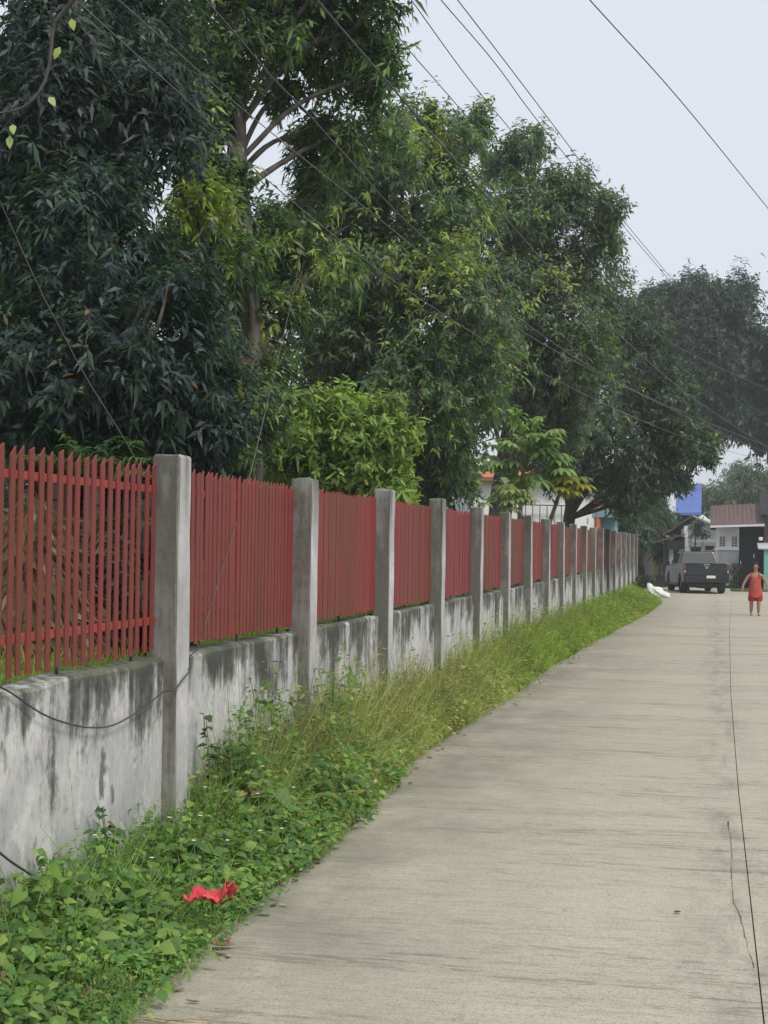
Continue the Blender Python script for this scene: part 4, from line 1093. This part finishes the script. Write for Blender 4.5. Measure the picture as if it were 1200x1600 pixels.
# twig with yellowing leaves in the top left corner
tw_ = tag(empty('leafy_twig', (-4.9, 10.3, 4.2)), 'hanging twig with a few large yellow-green leaves in the top left corner', 'twig')
tb = np.array([-4.9, 10.3, 4.2])
tube('branch', [tuple(np.array(p) - tb) for p in [(-5.25,10.30,4.94), (-4.95,10.30,4.97), (-4.79,10.30,5.10), (-4.72,10.30,5.29), (-4.69,10.30,5.57), (-4.57,10.30,5.72), (-4.47,10.30,5.93)]], (.006, .02), M['bark'], tw_)
yl = np.array([(-4.56,10.30,5.61), (-4.64,10.30,5.41), (-4.72,10.30,5.05), (-5.00,10.30,4.86), (-5.02,10.30,4.78)]) - tb
v_, f_, c_ = leaves(yl, np.array([(.3, -.2, -.8), (-.3, -.2, -.8), (.5, -.2, -.6), (.2, -.3, -.5), (.1, -.2, -.9)]), np.repeat(np.array([[.3, -1, .3]]), 5, 0), np.full(5, .10), np.full(5, .055), .1, np.array([(0.42, 0.46, 0.12), (0.38, 0.44, 0.12), (0.5, 0.55, 0.28), (0.46, 0.52, 0.2), (0.4, 0.5, 0.2)]))
link('leaves', mesh_np('leaves', v_, f_, c_, smooth=True), M['leaf_soft'], tw_)

# ------------------------------------------------------------------ roadside weeds
def weed_h(Y):
    return np.interp(Y, [3, 6.2, 7.4, 8.4, 9.3, 10.5, 12.5, 14.5, 17, 19, 23, 28, 36, 50, 61], [.34, .34, .38, .42, .70, .92, .88, .84, .66, .70, .86, .74, .64, .56, .45])
def prof_h(X, Y):
    u = np.clip((weed_x(Y) - X) / np.maximum(.1, weed_x(Y) + 3.08), 0, 1)
    return weed_h(Y) * np.clip(.16 + 1.0 * u ** .9, 0, 1.0) * (.80 + .22 * np.sin(X * 9 + Y * 5.3) * np.sin(Y * 3.1 + 1) + .22 * np.sin(X * 17 - Y * 11.3) * np.sin(Y * 7.7 + X * 5))
def scatter(n, y0, y1, bias=1.0):
    Y = y0 + (y1 - y0) * rng.random(n) ** bias
    X = -3.07 + (weed_x(Y) + 3.07 + rng.normal(0, .035, n)) * rng.random(n) ** .9
    return X, Y
# broad-leaved creepers
n = 27000
X, Y = scatter(n, 3.6, 13.0, 1.25)
keep = rng.random(n) < np.interp(Y, [3.6, 9, 11, 13], [1, 1, .55, .2])
X, Y = X[keep], Y[keep]; n = len(X)
clump = .55 + .45 * np.sin(X * 5.1 + 1.3) * np.sin(Y * 4.3 + .4)
Z = .03 + prof_h(X, Y) * rng.random(n) ** .45
az = rng.uniform(0, 2 * np.pi, n)
d_ = np.stack([np.cos(az), np.sin(az) - .15, rng.uniform(-.6, .55, n)], 1)
nn = unit(np.stack([rng.normal(.15, .5, n), rng.normal(-.2, .5, n), np.ones(n)], 1))
pt = np.sin(X * 4.1 + Y * 2.3 + .7) * np.sin(Y * 2.9 - X * 1.7) + .5 * np.sin(X * 11 + 2) * np.sin(Y * 6.1 + 1)
L = np.exp(rng.normal(math.log(.040), .36, n) + .42 * pt); W = L * np.clip(rng.normal(.56 + .12 * pt, .12, n), .28, .85)
pal = np.array([(0.095, 0.195, 0.045), (0.140, 0.245, 0.055), (0.070, 0.150, 0.045), (0.205, 0.29, 0.075), (0.110, 0.185, 0.060)])
col = pal[np.clip((rng.random(n) * 5 + 1.2 * pt).astype(int), 0, 4)] * (.9 + .35 * clump)[:, None] * rng.uniform(.75, 1.35, (n, 1)) * 1.12
dead = rng.random(n) < .018
col[dead] = np.array((0.26, 0.20, 0.10)) * rng.uniform(.7, 1.2, (dead.sum(), 1))
parts = [leaves(np.stack([X, Y, Z], 1), d_, nn, L, W, rng.uniform(.05, .5, n), col, True, .33)]
v_, f_, c_ = join_np(parts)
tag(link('creeping_weeds', mesh_np('creeping_weeds', v_, f_, c_, smooth=True), M['leaf_soft']), 'broad-leaved green creeping weeds at the foot of the nearest wall panels', 'weeds', kind='stuff')
# grass
def blades(X, Y, Z0, L, W, cols, lean=.5):
    n = len(X)
    az = rng.uniform(0, 2 * np.pi, n)
    lv = rng.uniform(.05, lean, n)
    d = np.stack([np.cos(az) * lv, np.sin(az) * lv, np.ones(n)], 1)
    nn = np.stack([np.cos(az + 1.2), np.sin(az + 1.2), rng.uniform(-.2, .4, n)], 1)
    return leaves(np.stack([X, Y, Z0], 1), d, nn, L, W, rng.uniform(.05, .6, n), cols, True, .25)
gp = np.array([(0.33, 0.37, 0.115), (0.40, 0.42, 0.15), (0.26, 0.33, 0.10), (0.52, 0.49, 0.24), (0.29, 0.36, 0.105)])
gb = np.array([(0.24, 0.345, 0.06), (0.30, 0.40, 0.075), (0.19, 0.30, 0.055), (0.36, 0.42, 0.10)])
parts = []
for (y0, y1, n, w) in ((3.6, 9.5, 12000, .0042), (8.6, 20, 17000, .0065), (18, 40, 22000, .009), (36, 61, 15000, .013)):
    X, Y = scatter(n, y0, y1, 1.1)
    h = prof_h(X, Y) * np.exp(rng.normal(-.02, .26, n))
    mixy = np.clip((Y - 17) / 8 + rng.normal(0, .25, n), 0, 1) > .5
    col = np.where(mixy[:, None], gb[rng.integers(0, 4, n)], gp[rng.integers(0, 5, n)])
    patch = .82 + .25 * np.sin(Y * 1.9 + X * 2) * np.sin(Y * .83 + 2)
    if y0 < 8: col = col * np.array([.72, 1.0, .8]); h = h * 1.22
    col = col * patch[:, None] * rng.uniform(.75, 1.25, (n, 1))
    parts.append(blades(X, Y, np.full(n, .02), h * 1.0, np.full(n, w) * rng.uniform(.7, 1.4, n), col, .75))
    # leafy herbs among the grass
    if y0 > 8:
        k = n // 3
        X, Y = scatter(k, y0, y1)
        Z = .03 + prof_h(X, Y) * rng.random(k) ** .5
        az = rng.uniform(0, 2 * np.pi, k)
        parts.append(leaves(np.stack([X, Y, Z], 1), np.stack([np.cos(az), np.sin(az), rng.uniform(-.3, .5, k)], 1), unit(np.stack([rng.normal(0, .4, k), rng.normal(-.2, .4, k), np.ones(k)], 1)),
                            rng.uniform(.03, .075, k) * (1 + y0 / 40), rng.uniform(.014, .032, k) * (1 + y0 / 40), .3, np.where((Y > 19)[:, None], gb[rng.integers(0, 4, k)], gp[rng.integers(0, 5, k)]) * rng.uniform(.6, 1.2, (k, 1)), False))
# thin dry stalks with seed heads against the wall
k = 2600
X = -3.05 + .5 * rng.random(k) ** 1.4; Y = 9.2 + 26 * rng.random(k) ** 1.3
H_s = weed_h(Y) * rng.uniform(.9, 1.5, k)
parts.append(blades(X, Y, np.full(k, .02), H_s, np.full(k, .004), np.array([(0.30, 0.27, 0.15), (0.20, 0.17, 0.10), (0.26, 0.28, 0.11)])[rng.integers(0, 3, k)] * rng.uniform(.6, 1.3, (k, 1)), .3))
v_, f_, c_ = join_np(parts)
tag(link('roadside_grass', mesh_np('roadside_grass', v_, f_, c_, smooth=True), M['leaf_soft']), 'yellow-green grass and herbs growing between wall and road', 'grass', kind='stuff')
# lawn blades inside the yard, seen through the pickets
n = 26000
X = rng.uniform(-9, -3.26, n); Y = rng.uniform(5, 24, n)
v_, f_, c_ = blades(X, Y, yard_z(X, Y), rng.uniform(.06, .2, n), np.full(n, .008), gb[rng.integers(0, 4, n)] * rng.uniform(.7, 1.2, (n, 1)), .7)
tag(link('lawn_grass', mesh_np('lawn_grass', v_, f_, c_), M['leaf_soft']), 'green lawn grass behind the picket fence', 'grass', kind='stuff')

# taller single weeds
def weed_plant(name, label, loc, h, nl, L, col, spread=.12):
    root = tag(empty(name, loc), label, 'plant', )
    parts, st = [], []
    for s in range(max(2, nl // 9)):
        tip = np.array([rng.normal(0, spread), rng.normal(0, spread), h * rng.uniform(.7, 1.05)])
        p = spline([np.zeros(3), tip * np.array([.3, .3, .5]), tip], 6)
        st.append(tube_arrays(p, np.linspace(.005, .002, len(p)), 5))
        m = 9
        ix = rng.integers(len(p) // 3, len(p), m)
        az = rng.uniform(0, 2 * np.pi, m)
        d = np.stack([np.cos(az), np.sin(az), rng.uniform(-.2, .5, m)], 1)
        parts.append(leaves(p[ix], d, np.repeat(np.array([[.1, -.2, 1.0]]), m, 0) + rng.normal(0, .25, (m, 3)), L * rng.uniform(.6, 1.2, m), L * .55 * rng.uniform(.8, 1.2, m), .3, np.array([col]) * rng.uniform(.75, 1.25, (m, 1)), True, .33))
    V, F, off = [], [], 0
    for a, b in st:
        V.append(a); F += [x + off for x in b]; off += len(a)
    link('stems', mesh_np('stems', np.concatenate(V), F, smooth=True), M['leaf_stalk'], root)
    v_, f_, c_ = join_np(parts)
    link('leaves', mesh_np('leaves', v_, f_, c_, smooth=True), M['leaf_soft'], root)
weed_plant('weed_plant', 'upright weed with dark rounded leaves against the nearest wall panel', (-2.96, 7.35, .05), .46, 27, .075, (0.045, 0.10, 0.032), .07)
weed_plant('weed_plant', 'large-leaved bushy weed just past the first post', (-2.82, 9.15, .05), .70, 80, .10, (0.050, 0.11, 0.035), .19)
weed_plant('weed_plant', 'trailing weed with small leaves clinging beside the first post', (-2.95, 8.95, .05), .78, 27, .07, (0.060, 0.12, 0.04), .06)
weed_plant('weed_plant', 'wiry brown weed standing before the second wall panel', (-2.9, 10.0, .05), .95, 36, .05, (0.11, 0.10, 0.05), .14)
weed_plant('weed_plant', 'pale green tufted weed beside the second post', (-2.86, 11.6, .05), .85, 54, .07, (0.13, 0.24, 0.09), .12)

# small white flowers
for k, (x, y, z) in enumerate([(-2.72, 7.55, .42), (-2.62, 7.75, .40), (-2.50, 7.30, .36), (-2.9, 7.0, .42), (-2.35, 7.95, .30), (-2.42, 7.6, .31), (-2.78, 8.3, .46), (-2.5, 8.4, .42), (-2.3, 8.2, .27), (-2.55, 6.85, .36), (-2.62, 8.9, .5), (-2.4, 8.8, .40)]):
    root = tag(empty('white_flower', (x, y, z)), 'tiny white flower among the creeping weeds near the first post', 'flower', 'white flowers in the weeds')
    m = 5
    az = np.linspace(0, 2 * np.pi, m, endpoint=False) + rng.random()
    v_, f_, c_ = leaves(np.zeros((m, 3)), np.stack([np.cos(az), np.sin(az), np.full(m, .3)], 1), np.repeat(np.array([[0, -.3, 1.0]]), m, 0), np.full(m, .013), np.full(m, .010), .1, np.full((m, 3), .8))
    link('petals', mesh_np('petals', v_, f_), M['petal'], root)
    tube('stalk', [(0, 0, -.16), (.005, .004, -.08), (0, 0, 0)], .0015, M['leaf_stalk'], root, 4, 3)

# ------------------------------------------------------------------ litter
def crumple(name, label, cat, loc, size, mat, seed, rz=0.0):
    r_ = np.random.default_rng(seed)
    nx, ny = 22, 14
    u, w = np.meshgrid(np.linspace(-1, 1, nx), np.linspace(-1, 1, ny))
    x = u * size[0] * (1 + .15 * np.sin(w * 4)); y = w * size[1] * (.55 + .45 * np.cos(u * 3.1) ** 2)
    z = size[2] * (.45 * np.abs(np.sin(u * 2.3 + w * 1.4 + seed)) + .35 * np.abs(np.sin(w * 7.1 - u * 5)) + .25 * np.abs(np.sin(u * 11 + w * 8)) + .8 * np.clip(u, 0, 1) ** 3 - .35 * np.abs(w)) + r_.normal(0, size[2] * .12, u.shape)
    v = np.stack([x, y, z], -1).reshape(-1, 3)
    i = (np.arange(ny - 1)[:, None] * nx + np.arange(nx - 1)[None]).reshape(-1, 1)
    o = link(name, mesh_np(name, v, [i + np.array([0, 1, nx + 1, nx])], smooth=True), mat)
    md = o.modifiers.new('thick', 'SOLIDIFY'); md.thickness = .0015
    o.location = loc; o.rotation_euler.z = rz
    return tag(o, label, cat)
crumple('plastic_bag', 'crumpled bright red plastic bag lying on the weeds', 'bag', (-2.22, 6.74, .205), (.105, .06, .06), M['bag_red'], 3, R(-12))
bm = bmesh.new()
bmesh.ops.create_icosphere(bm, subdivisions=4, radius=1)
for v_ in bm.verts:
    c = v_.co.copy()
    k_ = 1 + .20 * math.sin(c.x * 5 + 1) * math.sin(c.y * 6) + .13 * math.sin(c.z * 9 + c.x * 7) + .10 * math.sin(c.x * 17 + c.y * 13) * math.sin(c.z * 15 + 1)
    z_ = max(-.25, c.z) * k_
    neck = math.exp(-((c.x + .75) ** 2 + c.y ** 2) * 9) * .5
    v_.co = Vector((c.x * .48 * k_, c.y * .34 * k_, (z_ + .25) * .27 + neck * .4 * max(0, c.z + .3)))
me = bpy.data.meshes.new('plastic_sack'); bm.to_mesh(me); bm.free()
for p_ in me.polygons: p_.use_smooth = True
ps = link('plastic_sack', me, M['bag_white'], None, (-1.95, 57.6, 0)); ps.rotation_euler = (0, R(8), R(-25))
tag(ps, 'white plastic sack dumped past the last wall post', 'bag')
hp = tag(empty('leafy_heap', (-2.5, 59.6, 0)), 'dark green leafy heap beside the white sack at the wall end', 'plant')
n = 900
pp = unit(rng.normal(size=(n, 3))) * rng.random((n, 1)) ** .4 * np.array([.55, .4, .85]); pp[:, 2] = np.abs(pp[:, 2])
v_, f_, c_ = leaves(pp, rng.normal(size=(n, 3)), unit(pp + np.array([0, -.2, .4])), rng.uniform(.1, .2, n), rng.uniform(.05, .1, n), .3, np.array([(0.03, 0.07, 0.03)]) * rng.uniform(.6, 1.5, (n, 1)), False)
link('foliage', mesh_np('foliage', v_, f_, c_), M['leaf_soft'], hp)

def curl_leaf(name, label, loc, L, W, rz, mat='dryleaf', cat='leaf', group=None):
    n = 9
    t = np.linspace(0, 1, n)
    w = W * np.sin(np.pi * np.clip(t * .93 + .04, 0, 1)) ** .8
    z = .004 + .25 * L * (t - .5) ** 2 * 1.6
    rows = []
    for s in (-1, 0, 1):
        rows.append(np.stack([(t - .5) * L, s * w / 2, z + abs(s) * w * .28], 1))
    v = np.concatenate(rows)
    f = np.array([[r_ * n + i, r_ * n + i + 1, (r_ + 1) * n + i + 1, (r_ + 1) * n + i] for r_ in (0, 1) for i in range(n - 1)])
    o = link(name, mesh_np(name, v, [f], smooth=True), M[mat])
    md = o.modifiers.new('thick', 'SOLIDIFY'); md.thickness = .001
    o.location = loc; o.rotation_euler = (rng.uniform(-.3, .3), rng.uniform(-.2, .2), rz)
    return tag(o, label, cat, group)
curl_leaf('dry_leaf', 'large curled brown dry leaf on the road below the red bag', (-2.16, 6.70, .012), .13, .05, R(20))
curl_leaf('dry_leaf', 'pale dry leaf lying just below the curled brown one', (-2.13, 6.60, .004), .08, .03, R(-5), 'straw')
curl_leaf('dry_leaf', 'pale tan dry leaf at the road edge near the bottom', (-2.12, 6.02, .004), .06, .035, R(35), 'straw')
curl_leaf('dry_leaf', 'single small dark leaf curled in the middle of the road', (-.15, 7.94, .004), .035, .022, R(10), 'bark')
for k in range(46):
    y = rng.uniform(5.6, 26); x = float(weed_x(y)) + abs(rng.normal(.04, .07))
    curl_leaf('fallen_leaf', 'small fallen leaf on the concrete along the edge of the weeds', (x, y, .004), rng.uniform(.03, .075), rng.uniform(.015, .032), rng.uniform(0, 6.28), ('dryleaf', 'dryleaf', 'bark', 'straw')[k % 4], 'leaf', 'fallen leaves along the weed edge')
sw = tag(empty('straw_bundle', (-2.0, 5.62, 0)), 'loose dry straw strands on the concrete at the bottom edge', 'straw')
for k in range(11):
    a = rng.uniform(-.5, .35); l = rng.uniform(.15, .42)
    p0 = np.array([rng.uniform(-.28, .02), rng.uniform(-.10, .06), .006])
    tube('strand', [p0, p0 + np.array([l * .5 * math.cos(a), l * .5 * math.sin(a) + .02, .012]), p0 + np.array([l * math.cos(a + .3), l * math.sin(a + .3), .005])], .0022, M['straw'], sw, 4, 4)

# ------------------------------------------------------------------ humid air
me = box_mesh('haze', -410, 410, -160, 660, -1.2, 26)
hm = bpy.data.materials.new('haze_air'); hm.use_nodes = True
for n_ in list(hm.node_tree.nodes):
    if n_.type == 'BSDF_PRINCIPLED': hm.node_tree.nodes.remove(n_)
pv = hm.node_tree.nodes.new('ShaderNodeVolumePrincipled')
pv.inputs['Color'].default_value = (.93, .96, 1, 1)
pv.inputs['Density'].default_value = .0010
hm.node_tree.links.new(pv.outputs[0], hm.node_tree.nodes['Material Output'].inputs['Volume'])
tag(link('haze', me, hm), kind='stuff')
